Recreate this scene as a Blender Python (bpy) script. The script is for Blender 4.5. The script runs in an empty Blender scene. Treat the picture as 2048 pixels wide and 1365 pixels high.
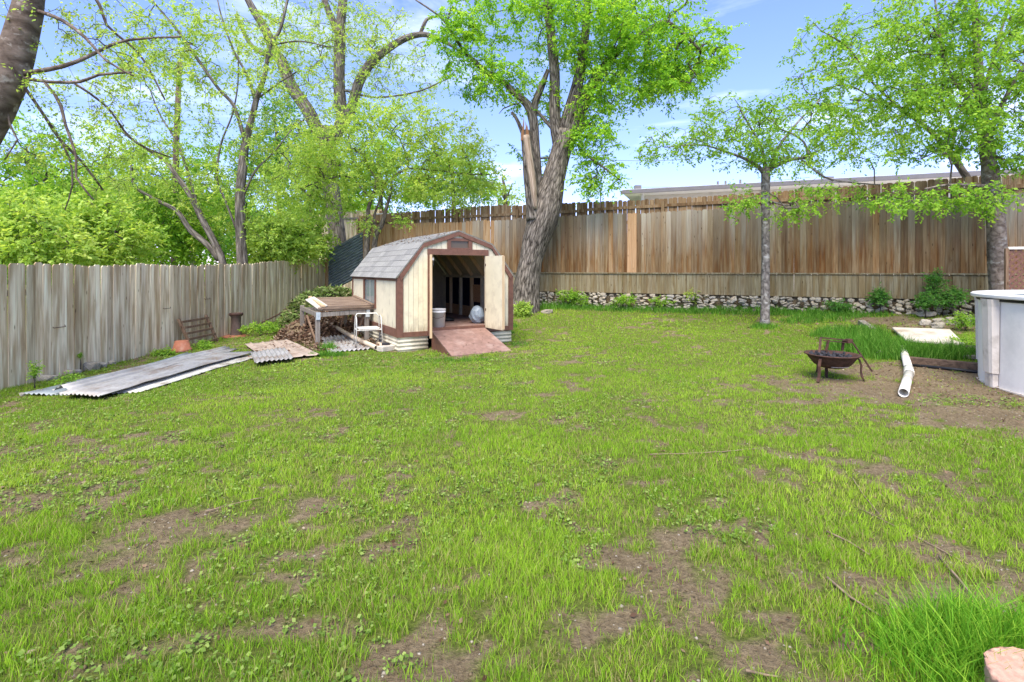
import bpy, bmesh, math, random
import numpy as np
from mathutils import Vector, Matrix
R = math.radians
random.seed(7)
RNG = np.random.default_rng(11)
C = bpy.context.scene.collection
sc = bpy.context.scene
EYE = 1.62
# ------------------------------------------------------------------ camera
cam_d = bpy.data.cameras.new('camera'); cam = bpy.data.objects.new('camera', cam_d); C.objects.link(cam)
cam.location = (0, 0, EYE); cam.rotation_euler = (R(90), 0, 0)
cam_d.sensor_width = 36; cam_d.lens = 18.0
cam_d.shift_y = -142.5/2048; cam_d.clip_start = 0.05; cam_d.clip_end = 2000
sc.camera = cam
# ------------------------------------------------------------------ world + sun
SUN_EL, SUN_AZ = 57, 192          # azimuth clockwise from +Y (north): sun stands left and a little behind the camera
w = bpy.data.worlds.new('World'); sc.world = w; w.use_nodes = True
nt = w.node_tree; nt.nodes.clear()
out = nt.nodes.new('ShaderNodeOutputWorld'); bg = nt.nodes.new('ShaderNodeBackground')
sky = nt.nodes.new('ShaderNodeTexSky'); sky.sky_type = 'NISHITA'; sky.sun_disc = False
sky.sun_elevation = R(SUN_EL); sky.sun_rotation = R(SUN_AZ)
sky.air_density = 1.0; sky.dust_density = 0.15; sky.ozone_density = 3.0; sky.altitude = 200
bg.inputs['Strength'].default_value = 0.070
tc = nt.nodes.new('ShaderNodeTexCoord'); mp = nt.nodes.new('ShaderNodeMapping'); mp.inputs['Scale'].default_value = (1.6, 1.6, 6.0)
mp.inputs['Location'].default_value = (3.1, 1.7, 0.4)
nz = nt.nodes.new('ShaderNodeTexNoise'); nz.inputs['Scale'].default_value = 1.5; nz.inputs['Detail'].default_value = 7; nz.inputs['Roughness'].default_value = .58
nz.inputs['Distortion'].default_value = .5
rp = nt.nodes.new('ShaderNodeValToRGB'); rp.color_ramp.elements[0].position = .53; rp.color_ramp.elements[1].position = .95
mx = nt.nodes.new('ShaderNodeMixRGB'); mx.inputs['Color2'].default_value = (7.0, 7.4, 8.4, 1)
hs = nt.nodes.new('ShaderNodeMixRGB'); hs.blend_type = 'MULTIPLY'; hs.inputs['Fac'].default_value = 1; sp0 = nt.nodes.new('ShaderNodeSeparateXYZ'); tr0 = nt.nodes.new('ShaderNodeValToRGB'); tr0.color_ramp.elements[0].position = 0; tr0.color_ramp.elements[0].color = (.80, .69, 1.08, 1); tr0.color_ramp.elements[1].position = .4; tr0.color_ramp.elements[1].color = (.90, .86, .99, 1)
nt.links.new(tc.outputs['Generated'], sp0.inputs[0]); nt.links.new(sp0.outputs['Z'], tr0.inputs['Fac']); nt.links.new(tr0.outputs['Color'], hs.inputs['Color2'])
L = nt.links.new
L(tc.outputs['Generated'], mp.inputs['Vector']); L(mp.outputs['Vector'], nz.inputs['Vector']); L(nz.outputs['Fac'], rp.inputs['Fac'])
L(sky.outputs['Color'], hs.inputs['Color1']); L(hs.outputs['Color'], mx.inputs['Color1']); L(rp.outputs['Color'], mx.inputs['Fac'])
L(mx.outputs['Color'], bg.inputs['Color']); L(bg.outputs['Background'], out.inputs['Surface'])
sd = bpy.data.lights.new('sun', 'SUN'); so = bpy.data.objects.new('sun', sd); C.objects.link(so)
sd.energy = 1.6; sd.angle = R(45); sd.color = (1, .91, .78)
az = R(SUN_AZ); el = R(SUN_EL)
sdir = Vector((math.sin(az)*math.cos(el), math.cos(az)*math.cos(el), math.sin(el)))
so.rotation_euler = sdir.to_track_quat('Z', 'Y').to_euler(); so.location = sdir*50
sc.render.engine = 'CYCLES'
sc.view_settings.view_transform = 'Standard'; sc.view_settings.look = 'None'
sc.view_settings.exposure = 2.28; sc.view_settings.gamma = 1; sc.view_settings.use_curve_mapping = False
# ------------------------------------------------------------------ noise in numpy
def _hash(ix, iy, s):
    h = (ix.astype(np.int64)*374761393 + iy.astype(np.int64)*668265263 + s*1442695041) & 0xffffffff
    h = ((h ^ (h >> 13))*1274126177) & 0xffffffff
    return ((h ^ (h >> 16)) & 0xffffff)/float(0xffffff)
def vnoise(x, y, s=0):
    x = np.asarray(x, float); y = np.asarray(y, float)
    ix = np.floor(x); iy = np.floor(y); fx = x-ix; fy = y-iy
    fx = fx*fx*(3-2*fx); fy = fy*fy*(3-2*fy)
    a = _hash(ix, iy, s); b = _hash(ix+1, iy, s); c = _hash(ix, iy+1, s); d = _hash(ix+1, iy+1, s)
    return (a*(1-fx)+b*fx)*(1-fy)+(c*(1-fx)+d*fx)*fy
def fbm(x, y, s=0, o=4):
    t = 0; a = .5; f = 1; n = 0
    for k in range(o):
        t = t+a*vnoise(x*f, y*f, s+k*17); n += a; a *= .5; f *= 2.03
    return t/n
def sstep(a, b, x):
    t = np.clip((x-a)/(b-a), 0, 1); return t*t*(3-2*t)
# ------------------------------------------------------------------ terrain
FP = np.array([1.24, 16.7]); FD = np.array([.896, -.444]); FN = np.array([-.444, -.896])   # back fence: a point, its run, its face
def gh(x, y):
    x = np.asarray(x, float); y = np.asarray(y, float)
    d = (x-FP[0])*FN[0]+(y-FP[1])*FN[1]
    A = .30+.14*sstep(-5, 1, x)+.12*sstep(4, 9, x)
    h = A*np.exp(-(np.clip(d, 0, 60)/3.0)**1.4)
    h = h-.13*sstep(-3.5, -7.4, x)*(1-sstep(11, 19, y))
    h = h+.035*(fbm(x*.55+5, y*.55, 3, 3)-.5)*2*np.clip(1-np.abs(y)/60, .0, 1)
    h = h+.012*(fbm(x*3, y*3, 9, 3)-.5)*2
    return h
def g1(x, y): return float(gh(np.array([x]), np.array([y]))[0])
def W(px, py, Y): return Vector(((px-1024)/1024*Y, Y, EYE-(py-540)/1024*Y))
def GP(px, py, dz=0.0):
    Y = 8.0
    for _ in range(40):
        z = g1((px-1024)/1024*Y, Y)+dz
        Y = .5*Y+.5*min(40, (EYE-z)*1024/max(py-540, 5))
    return Vector(((px-1024)/1024*Y, Y, g1((px-1024)/1024*Y, Y)+dz))
BARE = []   # bare earth patches: centre, half sizes, angle, strength
for (px, py, ax, ay, ang, st) in [(330, 1050, .75, .22, -.25, .9), (480, 1030, .55, .2, .1, .9), (200, 1120, .55, .25, 0, .75), (150, 900, 1.0, .35, .2, .7),
     (90, 1000, .6, .35, .2, .8), (260, 900, .6, .25, 0, .55), (40, 860, .8, .5, 0, .5), (1740, 930, .9, .2, -.5, .8), (1850, 970, .6, .2, -.5, .7), (1720, 1180, .45, .16, -.5, .9),
     (1900, 1190, .6, .18, -.2, .95), (1960, 1120, .4, .15, -.3, .8), (1900, 780, 2.1, .8, -.1, 2.6), (2030, 840, 1.1, .7, 0, 1.8), (1870, 745, 1.4, .6, 0, 2.2), (1790, 640, 1.1, .5, -.3, 1.5), (1860, 655, 1.0, .5, -.4, 1.2),
     (1330, 1190, .16, .25, .2, .8), (1165, 1120, .2, .12, 0, .7), (1170, 1250, .22, .2, 0, .8), (930, 1150, .25, .1, 0, .5), (1560, 1120, .25, .1, -.5, .6),
     (1240, 930, .4, .15, 0, .6), (1640, 800, .6, .2, 0, .45), (900, 1330, .3, .15, 0, .6), (1450, 1300, .25, .12, -.4, .7), (1380, 855, .25, .12, 0, .7),
     (820, 900, .5, .18, 0, .45), (690, 830, .5, .15, 0, .5), (700, 690, 1.2, .8, 0, 1.5), (640, 680, 1.2, .9, -.4, 1.4), (800, 700, .7, .3, 0, 1.0), (230, 745, 1.6, .25, -1.2, .9),
     (1290, 640, 1.5, .3, -.3, .5), (1120, 712, .5, .15, 0, .45), (620, 1270, .25, .12, 0, .5), (60, 1260, .3, .2, 0, .6), (470, 670, .6, .5, 0, .6), (560, 1110, .3, .15, .3, .5), (1600, 960, .5, .15, -.3, .5)]:
    p = GP(px, py); BARE.append((p.x, p.y, ax, ay, ang, st))
def dens(x, y):
    n = fbm(x*1.1+3, y*1.1+7, 21, 4)
    m = fbm(x*4.6, y*5.6, 31, 4)
    q = fbm(x*14, y*14, 35, 2)
    side = sstep(-1.0, -5.5, x-(y-3)*-.12)*.10+sstep(2.0, 5.5, x)*.07*sstep(8, 3, y)+sstep(4.5, 1.8, y)*.04
    d = sstep(.16, .66, .5+(n-.5)*.75+1.1*(m-.5)+1.0*(q-.5)+.12-side)
    sub = 0
    for (cx, cy, ax, ay, ang, st) in BARE:
        ca, sa = math.cos(ang), math.sin(ang)
        u = ((x-cx)*ca+(y-cy)*sa)/ax; v = (-(x-cx)*sa+(y-cy)*ca)/ay
        r = u*u+v*v+1.1*(m-.5)
        sub = np.maximum(sub, .80*st*sstep(2.0, -.1, r+1.8*(q-.5)+.9*(m-.5)))
    return np.clip(d-sub, 0, 1)
# ------------------------------------------------------------------ materials
def mat(name): 
    m = bpy.data.materials.new(name); m.use_nodes = True; t = m.node_tree
    return m, t, t.nodes['Principled BSDF'], t.nodes['Material Output']
def N(t, k, **kw):
    n = t.nodes.new(k)
    for a, b in kw.items(): setattr(n, a, b)
    return n
def ramp(t, fac, cols):
    r = N(t, 'ShaderNodeValToRGB'); e = r.color_ramp.elements
    while len(e) < len(cols): e.new(.5)
    for k, (p, c) in enumerate(cols): e[k].position = p; e[k].color = (*c, 1)
    t.links.new(fac, r.inputs['Fac']); return r.outputs['Color']
def noise(t, vec, scale, detail=4, rough=.55, dist=0):
    n = N(t, 'ShaderNodeTexNoise'); n.inputs['Scale'].default_value = scale; n.inputs['Detail'].default_value = detail
    n.inputs['Roughness'].default_value = rough; n.inputs['Distortion'].default_value = dist
    if vec is not None: t.links.new(vec, n.inputs['Vector'])
    return n.outputs['Fac']
def mapping(t, vec, scale=(1, 1, 1)):
    m = N(t, 'ShaderNodeMapping'); m.inputs['Scale'].default_value = scale; t.links.new(vec, m.inputs['Vector']); return m.outputs['Vector']
def mixc(t, fac, a, b, mode='MIX'):
    m = N(t, 'ShaderNodeMixRGB', blend_type=mode)
    for s, v in (('Fac', fac), ('Color1', a), ('Color2', b)):
        if isinstance(v, (int, float)): m.inputs[s].default_value = v
        elif isinstance(v, tuple): m.inputs[s].default_value = (*v, 1)
        else: t.links.new(v, m.inputs[s])
    return m.outputs['Color']
def bump(t, p, h, strength=.4, dist=.01):
    b = N(t, 'ShaderNodeBump'); b.inputs['Strength'].default_value = strength; b.inputs['Distance'].default_value = dist
    t.links.new(h, b.inputs['Height']); t.links.new(b.outputs['Normal'], p.inputs['Normal'])
def objvec(t, rnd=True):
    tc = N(t, 'ShaderNodeTexCoord'); v = tc.outputs['Object']
    oi = N(t, 'ShaderNodeObjectInfo')
    if rnd:
        mul = N(t, 'ShaderNodeVectorMath', operation='SCALE'); mul.inputs['Scale'].default_value = 91.7
        cmb = N(t, 'ShaderNodeCombineXYZ')
        for k in range(3): t.links.new(oi.outputs['Random'], cmb.inputs[k])
        t.links.new(cmb.outputs[0], mul.inputs[0])
        add = N(t, 'ShaderNodeVectorMath', operation='ADD'); t.links.new(v, add.inputs[0]); t.links.new(mul.outputs[0], add.inputs[1]); v2 = add.outputs[0]
    else: v2 = v
    return v, v2, oi.outputs['Random']
def wood(name, cols, grain=(28, 28, 1.6), var=None, stain=None, topfade=None, rough=.85, val=.35):
    m, t, p, o = mat(name)
    v, v2, rnd = objvec(t)
    g = noise(t, mapping(t, v2, grain), 1.0, 6, .62, .6)
    c = ramp(t, g, [(.28, cols[0]), (.5, cols[1]), (.72, cols[2])])
    if stain:
        s = noise(t, mapping(t, v2, (9, 9, .9)), 1.0, 3, .5)
        sr = ramp(t, s, [(.44, (0, 0, 0)), (.62, (1, 1, 1))])
        c = mixc(t, sr, c, mixc(t, 1.0, c, stain, 'MULTIPLY'))
    if topfade:   # weathering: silvered heads, rusty feet
        sp = N(t, 'ShaderNodeSeparateXYZ'); t.links.new(v, sp.inputs[0])
        big = noise(t, mapping(t, v2, (14, 14, .7)), 1.0, 2)
        ad = N(t, 'ShaderNodeMath', operation='MULTIPLY_ADD'); t.links.new(big, ad.inputs[0]); ad.inputs[1].default_value = 1.6; t.links.new(sp.outputs['Z'], ad.inputs[2])
        fr = ramp(t, ad.outputs[0], [(.0, (0, 0, 0)), (1, (1, 1, 1))]); fr.node.color_ramp.elements[0].position = 0
        mr = N(t, 'ShaderNodeMapRange'); mr.inputs['From Min'].default_value = 1.2; mr.inputs['From Max'].default_value = 2.6; t.links.new(ad.outputs[0], mr.inputs['Value'])
        c = mixc(t, mr.outputs[0], c, mixc(t, .75, c, topfade))
    if var:
        vr = ramp(t, rnd, var); vr.node.color_ramp.interpolation = 'CONSTANT'
        c = mixc(t, 1.0, c, vr, 'MULTIPLY')
    # knots
    vo = N(t, 'ShaderNodeTexVoronoi'); vo.inputs['Scale'].default_value = 1; t.links.new(mapping(t, v2, (9, 9, 2.6)), vo.inputs['Vector'])
    kn = ramp(t, vo.outputs['Distance'], [(.05, (1, 1, 1)), (.12, (0, 0, 0))])
    c = mixc(t, kn, c, mixc(t, 1.0, c, (.35, .3, .25), 'MULTIPLY'))
    t.links.new(c, p.inputs['Base Color']); p.inputs['Roughness'].default_value = rough
    p.inputs['Specular IOR Level'].default_value = .2
    bump(t, p, g, val, .004)
    return m
def plain(name, col, rough=.6, metal=0, nscale=8, namp=.25, dirt=None, dscale=3, bstr=.1, spec=.4):
    m, t, p, o = mat(name)
    v, v2, rnd = objvec(t)
    n = noise(t, v2, nscale, 5, .6)
    a = tuple(c*(1-namp) for c in col); b = tuple(min(1, c*(1+namp)) for c in col)
    c = ramp(t, n, [(.3, a), (.7, b)])
    if dirt:
        dn = noise(t, v2, dscale, 6, .65)
        c = mixc(t, ramp(t, dn, [(.5, (0, 0, 0)), (.68, (1, 1, 1))]), c, dirt)
    t.links.new(c, p.inputs['Base Color']); p.inputs['Roughness'].default_value = rough; p.inputs['Metallic'].default_value = metal
    p.inputs['Specular IOR Level'].default_value = spec
    if bstr: bump(t, p, n, bstr, .01)
    return m
def leafmat(name, cols, trans=.5, tcol=(1.5, 1.4, .7), rough=.5):
    m, t, p, o = mat(name)
    at = N(t, 'ShaderNodeAttribute', attribute_name='rnd')
    c = ramp(t, at.outputs['Fac'], cols)
    t.links.new(c, p.inputs['Base Color']); p.inputs['Roughness'].default_value = .65; p.inputs['Specular IOR Level'].default_value = .08
    tr = N(t, 'ShaderNodeBsdfTranslucent'); t.links.new(mixc(t, 1.0, c, tcol, 'MULTIPLY'), tr.inputs['Color'])
    ms = N(t, 'ShaderNodeMixShader'); ms.inputs[0].default_value = trans
    t.links.new(p.outputs[0], ms.inputs[1]); t.links.new(tr.outputs[0], ms.inputs[2]); t.links.new(ms.outputs[0], o.inputs['Surface'])
    return m
def barkmat(name, dark, light, sx=9, sz=1.4, bs=.9, patch=None):
    m, t, p, o = mat(name)
    at = N(t, 'ShaderNodeAttribute', attribute_name='bark')
    v = mapping(t, at.outputs['Vector'], (sx, sx, sz))
    vo = N(t, 'ShaderNodeTexVoronoi', feature='DISTANCE_TO_EDGE'); vo.inputs['Scale'].default_value = 1.6
    nn = N(t, 'ShaderNodeTexNoise'); nn.inputs['Scale'].default_value = 2.0; nn.inputs['Detail'].default_value = 4; t.links.new(v, nn.inputs['Vector'])
    vv = mixc(t, .3, v, nn.outputs['Color']); t.links.new(vv, vo.inputs['Vector'])
    n = noise(t, v, 1.5, 7, .7, .8)
    mul = N(t, 'ShaderNodeMath', operation='MULTIPLY_ADD'); t.links.new(vo.outputs['Distance'], mul.inputs[0]); mul.inputs[1].default_value = .9; t.links.new(n, mul.inputs[2])
    c = ramp(t, mul.outputs[0], [(.42, dark), (.85, light)])
    big = noise(t, mapping(t, at.outputs['Vector'], (2, 2, 1)), 1.0, 4)
    c = mixc(t, ramp(t, big, [(.42, (0, 0, 0)), (.62, (1, 1, 1))]), c, mixc(t, 1.0, c, (1.25, 1.22, 1.2), 'MULTIPLY'))
    if patch:
        pn = noise(t, mapping(t, at.outputs['Vector'], (6, 6, 9)), 1.0, 4, .6)
        c = mixc(t, ramp(t, pn, [(.56, (0, 0, 0)), (.66, (1, 1, 1))]), c, patch)
    t.links.new(c, p.inputs['Base Color']); p.inputs['Roughness'].default_value = .92; p.inputs['Specular IOR Level'].default_value = .15
    bump(t, p, mul.outputs[0], bs, .03)
    return m
M = {}
M['picket_grey'] = wood('weathered_grey_cedar', [(0.444, 0.347, 0.230), (0.698, 0.585, 0.412), (0.800, 0.777, 0.581)], grain=(26, 26, 1.3), stain=(.62, .55, .47), val=.5,
    var=[(0, (1, 1, 1)), (.15, (.84, .82, .80)), (.3, (1.12, 1.10, 1.06)), (.45, (.93, .90, .86)), (.6, (1.2, 1.2, 1.18)), (.72, (.82, .80, .74)), (.84, (1.0, .99, .90)), (.93, (1.1, 1.05, .98))])
M['picket_brown'] = wood('weathered_brown_pine', [(0.130, 0.075, 0.034), (0.241, 0.166, 0.090), (0.326, 0.260, 0.169)], stain=(.80, .60, .42), topfade=(.33, .315, .265), val=.4,
    var=[(0, (1, 1, 1)), (.12, (.68, .62, .56)), (.24, (1.25, 1.25, 1.24)), (.38, (.95, .85, .72)), (.5, (1.18, 1.2, 1.22)), (.64, (.78, .72, .66)), (.78, (1.05, 1.0, .92)), (.9, (.92, .9, .9))])
M['picket_dark'] = wood('dark_brown_pine', [(0.122, 0.068, 0.030), (0.224, 0.140, 0.067), (0.309, 0.222, 0.123)], stain=(.78, .56, .38), topfade=(.27, .235, .18), val=.4,
    var=[(0, (1, 1, 1)), (.12, (.72, .67, .62)), (.3, (1.22, 1.2, 1.16)), (.45, (.92, .85, .76)), (.6, (1.08, 1.04, 1.0)), (.75, (.86, .82, .76)), (.9, (1.05, 1.05, 1.0))])
M['picket_tan'] = wood('fresh_tan_pine', [(0.238, 0.136, 0.062), (0.350, 0.231, 0.124), (0.420, 0.306, 0.186)], stain=(.88, .76, .62), val=.3,
    var=[(0, (1, 1, 1)), (.2, (.9, .86, .8)), (.4, (1.08, 1.06, 1.04)), (.6, (.95, .92, .88)), (.8, (1.04, 1.02, .98))])
M['picket_orange'] = wood('new_orange_pine', [(0.377, 0.208, 0.099), (0.476, 0.288, 0.152), (0.525, 0.344, 0.198)], val=.2)
M['kick'] = wood('kick_board_pine', [(0.148, 0.110, 0.060), (0.243, 0.206, 0.128), (0.310, 0.279, 0.189)], stain=(.82, .72, .58), val=.4,
    var=[(0, (1, 1, 1)), (.2, (.86, .82, .76)), (.4, (1.08, 1.08, 1.05)), (.6, (.93, .9, .84)), (.8, (1.03, 1, .98))])
M['picket_back'] = wood('brown_cedar', [(0.150, 0.099, 0.055), (0.286, 0.201, 0.117), (0.387, 0.303, 0.202)], stain=(.7, .6, .5), val=.4,
    var=[(0, (1, 1, 1)), (.2, (.8, .76, .7)), (.4, (1.15, 1.15, 1.15)), (.6, (.92, .88, .8)), (.8, (1.08, 1.05, 1.0))])  # upper fence's own brown, varied from board to board
M['grey_wood'] = wood('old_grey_lumber', [(.10, .085, .07), (.22, .195, .165), (.34, .31, .275)], val=.5)
M['brown_wood'] = wood('brown_lumber', [(.12, .075, .048), (.22, .155, .11), (.33, .25, .185)], grain=(3, 26, 26), val=.4)
M['brown_wood_v'] = wood('brown_lumber_upright', [(.10, .06, .035), (.19, .12, .075), (.29, .2, .13)], val=.4)
M['stud'] = wood('stud_pine', [(.42, .28, .15), (.55, .40, .24), (.62, .48, .31)], val=.2)
M['dark_timber'] = wood('dark_timber', [(.05, .035, .025), (.12, .08, .055), (.2, .14, .1)], grain=(3, 22, 22), val=.5)
M['cream'] = plain('cream_siding_paint', (.68, .62, .455), .65, nscale=5, namp=.07, dirt=(.54, .48, .36), bstr=.05)
_m = M['cream']; _t = _m.node_tree; _p = _t.nodes['Principled BSDF']; _c = _p.inputs['Base Color'].links[0].from_socket
_v, _v2, _r = objvec(_t); _sp = N(_t, 'ShaderNodeSeparateXYZ'); _t.links.new(_v, _sp.inputs[0]); _n = noise(_t, mapping(_t, _v2, (14, 14, 5)), 1.0, 5, .65)
_a = N(_t, 'ShaderNodeMath', operation='MULTIPLY_ADD'); _t.links.new(_n, _a.inputs[0]); _a.inputs[1].default_value = -.55; _t.links.new(_sp.outputs['Z'], _a.inputs[2])
_t.links.new(mixc(_t, ramp(_t, _a.outputs[0], [(.06, (.75, .75, .75)), (.26, (0, 0, 0))]), _c, (.33, .26, .17)), _p.inputs['Base Color'])
M['trim'] = plain('brown_trim_paint', (.155, .072, .048), .6, nscale=14, namp=.22)
M['ramp'] = plain('faded_red_brown_paint', (.235, .142, .112), .85, nscale=9, namp=.22, dirt=(.34, .24, .20), dscale=2.6)
def shingle_mat():
    m, t, p, o = mat('grey_asphalt_shingle'); v, v2, rnd = objvec(t)
    n = noise(t, v2, 130, 3, .7); c = ramp(t, n, [(.3, (.13, .129, .122)), (.7, (.35, .345, .32))])
    c = mixc(t, 1.0, c, ramp(t, rnd, [(0, (.82, .82, .84)), (1, (1.12, 1.12, 1.12))]), 'MULTIPLY')
    t.links.new(c, p.inputs['Base Color']); p.inputs['Roughness'].default_value = .95; bump(t, p, n, .3, .004); return m
M['shingle'] = shingle_mat()
M['galv'] = plain('weathered_galvanised_steel', (.37, .36, .345), .6, .2, nscale=5, namp=.22, dirt=(.26, .21, .17), dscale=2.0, bstr=.05)
M['galv_dark'] = plain('dark_galvanised_steel', (.22, .26, .28), .5, .35, nscale=5, namp=.3, bstr=.03)
M['galv_tan'] = plain('pinkish_tan_coated_steel', (.42, .335, .27), .65, .1, nscale=6, namp=.12, dirt=(.27, .18, .13), dscale=3.5, bstr=.05)
M['galv_blue'] = plain('blue_grey_steel', (.27, .31, .33), .55, .25, nscale=4, namp=.25, dirt=(.14, .15, .15), dscale=2.0, bstr=.04)
M['galv_white'] = plain('white_coated_steel', (.60, .57, .50), .6, .1, nscale=4, namp=.15, dirt=(.3, .26, .2), dscale=3, bstr=.04)
M['skirt'] = plain('cream_corrugated_steel', (.56, .52, .40), .6, 0, nscale=6, namp=.12, dirt=(.34, .30, .22), dscale=2.5)
M['rust'] = plain('rusty_iron', (.065, .033, .024), .8, .2, nscale=22, namp=.5, dirt=(.12, .058, .036), dscale=9, bstr=.3)
M['black'] = plain('black_plastic', (.012, .013, .016), .5, nscale=10, namp=.3)
M['charcoal'] = plain('charcoal_lumps', (.03, .03, .035), .9, nscale=30, namp=.5, bstr=.5)
M['ash'] = plain('grey_ash_crust', (.45, .38, .34), .9, nscale=40, namp=.4, bstr=.4)
M['pvc'] = plain('white_pvc', (.72, .70, .64), .4, nscale=5, namp=.06, dirt=(.50, .42, .32), dscale=4, bstr=.02)
M['pvc_tan'] = plain('tan_pvc', (.52, .43, .32), .55, nscale=5, namp=.1, dirt=(.34, .26, .18), dscale=4, bstr=.04)
M['alu'] = plain('dull_aluminium_tube', (.62, .61, .56), .4, .35, nscale=10, namp=.12)
M['seat'] = plain('white_moulded_plastic', (.62, .60, .55), .5, nscale=6, namp=.1)
M['bucket'] = plain('white_bucket_plastic', (.70, .69, .66), .45, nscale=5, namp=.08)
M['bag'] = plain('pale_blue_grey_plastic', (.24, .29, .34), .45, nscale=4, namp=.2)
M['terracotta'] = plain('terracotta', (.36, .135, .075), .85, nscale=9, namp=.2, dirt=(.42, .24, .17), dscale=5)
M['clay'] = plain('grey_brown_clay', (.11, .075, .06), .8, nscale=9, namp=.3)
M['pool_wall'] = plain('off_white_pool_wall', (.86, .81, .74), .9, nscale=3, namp=.04, dirt=(.72, .68, .62), dscale=1.3, bstr=.04)
M['pool_rim'] = plain('white_pool_rim', (.76, .75, .73), .35, nscale=5, namp=.04, bstr=.02)
M['pool_post'] = plain('cream_pool_upright', (.68, .61, .53), .8, nscale=5, namp=.07, dirt=(.4, .34, .27), dscale=3)
M['pink_stone'] = plain('salmon_sandstone', (.52, .30, .22), .95, nscale=34, namp=.25, dirt=(.40, .21, .15), dscale=9, bstr=.6)
M['concrete'] = plain('pale_concrete', (.48, .44, .37), .9, nscale=12, namp=.15, dirt=(.28, .24, .19), dscale=5, bstr=.3)
M['slab'] = plain('whitish_slab', (.50, .46, .39), .9, nscale=7, namp=.16, dirt=(.30, .24, .17), dscale=3.5, bstr=.3)
M['steel_plate'] = plain('bright_connector_plate', (.55, .60, .62), .4, .5, nscale=20, namp=.15)
M['roof_far'] = plain('pale_metal_roof', (.62, .61, .62), .6, .1, nscale=2, namp=.08)
M['fascia'] = plain('dark_grey_gutter', (.16, .15, .16), .5, nscale=3, namp=.1)
M['stucco'] = plain('pale_stucco', (.70, .66, .62), .9, nscale=4, namp=.06)
M['pole'] = wood('creosoted_pole', [(.05, .035, .025), (.11, .08, .06), (.17, .13, .10)], val=.4)
M['wire'] = plain('black_cable', (.04, .04, .045), .6)
M['navy'] = plain('navy_felt_paper', (.008, .010, .025), .95, nscale=6, namp=.5, spec=.1)
M['osb'] = plain('strand_board', (.36, .20, .10), .8, nscale=45, namp=.4)
M['inner'] = plain('bare_plywood', (.48, .43, .33), .85, nscale=14, namp=.15)
M['splinter'] = barkmat('bare_split_wood', (.17, .12, .08), (.44, .36, .28), 14, .6, .5)
M['splinter_tip'] = barkmat('orange_split_wood', (.20, .10, .05), (.42, .26, .14), 14, .8, .5)
M['string'] = plain('white_cord', (.6, .6, .57), .8)
def stone_mat():
    m, t, p, o = mat('limestone'); v, v2, rnd = objvec(t)
    n = noise(t, v2, 9, 6, .65); c = ramp(t, n, [(.28, (.14, .125, .10)), (.5, (.37, .34, .285)), (.72, (.60, .565, .49))])
    c = mixc(t, 1.0, c, ramp(t, rnd, [(0, (.60, .57, .54)), (.35, (1.0, .96, .88)), (.6, (.85, .86, .88)), (.8, (1.1, 1.0, .86)), (1, (1.2, 1.18, 1.15))]), 'MULTIPLY')
    t.links.new(c, p.inputs['Base Color']); p.inputs['Roughness'].default_value = .95; bump(t, p, n, .7, .02); return m
M['stone'] = stone_mat()
M['leaf_mid'] = leafmat('fresh_green_leaf', [(0, (0.127, 0.273, 0.037)), (.5, (0.253, 0.461, 0.061)), (1, (0.465, 0.648, 0.102))])
M['leaf_light'] = leafmat('yellow_green_leaf', [(0, (0.207, 0.356, 0.069)), (.5, (0.380, 0.551, 0.115)), (1, (0.622, 0.713, 0.207))])
M['leaf_dark'] = leafmat('dark_green_leaf', [(0, (0.059, 0.178, 0.041)), (.5, (0.129, 0.317, 0.067)), (1, (0.238, 0.455, 0.101))])
M['leaf_e'] = leafmat('bright_green_leaf', [(0, (0.120, 0.284, 0.031)), (.5, (0.264, 0.513, 0.053)), (1, (0.552, 0.759, 0.095))])
M['brush'] = leafmat('cut_brush', [(0, (0.075, 0.072, 0.038)), (.4, (0.120, 0.176, 0.045)), (.75, (0.195, 0.304, 0.075)), (1, (0.360, 0.320, 0.180))], .2)
M['dry_leaf'] = leafmat('dry_leaf', [(0, (.07, .04, .025)), (.5, (.16, .095, .06)), (.85, (.26, .18, .12)), (1, (.42, .34, .25))], .15, (1, .9, .8), .8)
M['grass'] = leafmat('lawn_grass', [(0, (.42, .36, .18)), (.06, (.38, .35, .13)), (.08, (.17, .31, .03)), (.3, (.24, .43, .035)), (.6, (.33, .52, .045)), (1, (.50, .64, .09))], .42, (1.25, 1.2, .5), .45)
M['grass_tall'] = leafmat('tall_grass', [(0, (0.085, 0.227, 0.017)), (.6, (0.170, 0.397, 0.028)), (1, (0.389, 0.605, 0.067))], .4, (1.2, 1.2, .6), .4)
M['grass_rank'] = leafmat('rank_grass', [(0, (.06, .17, .02)), (.6, (.11, .29, .03)), (1, (.24, .42, .08))], .4, (1.2, 1.2, .6), .4)
M['weed'] = leafmat('pale_weed', [(0, (0.100, 0.190, 0.030)), (.5, (0.190, 0.294, 0.060)), (1, (0.320, 0.418, 0.114))], .35, (1.1, 1.1, .7), .5)
M['bark_e'] = barkmat('grey_furrowed_bark', (.022, .018, .014), (.25, .22, .185), 12, 2.2, 1.0)
M['bark_c'] = barkmat('brown_furrowed_bark', (.05, .042, .035), (.24, .215, .185), 10, 1.6, 1.0)
M['bark_a'] = barkmat('smooth_grey_bark', (.075, .055, .043), (.21, .165, .135), 3, 5, .5, patch=(.33, .29, .25))
M['bark_f'] = barkmat('mottled_grey_bark', (.07, .06, .055), (.24, .22, .2), 8, 6, .6, patch=(.36, .35, .33))
M['bark_g'] = barkmat('pale_grey_bark', (.09, .07, .06), (.24, .2, .175), 6, 6, .5, patch=(.30, .28, .26))
M['bark_thin'] = barkmat('thin_brown_bark', (.05, .042, .034), (.18, .155, .125), 8, 3, .6)
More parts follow.
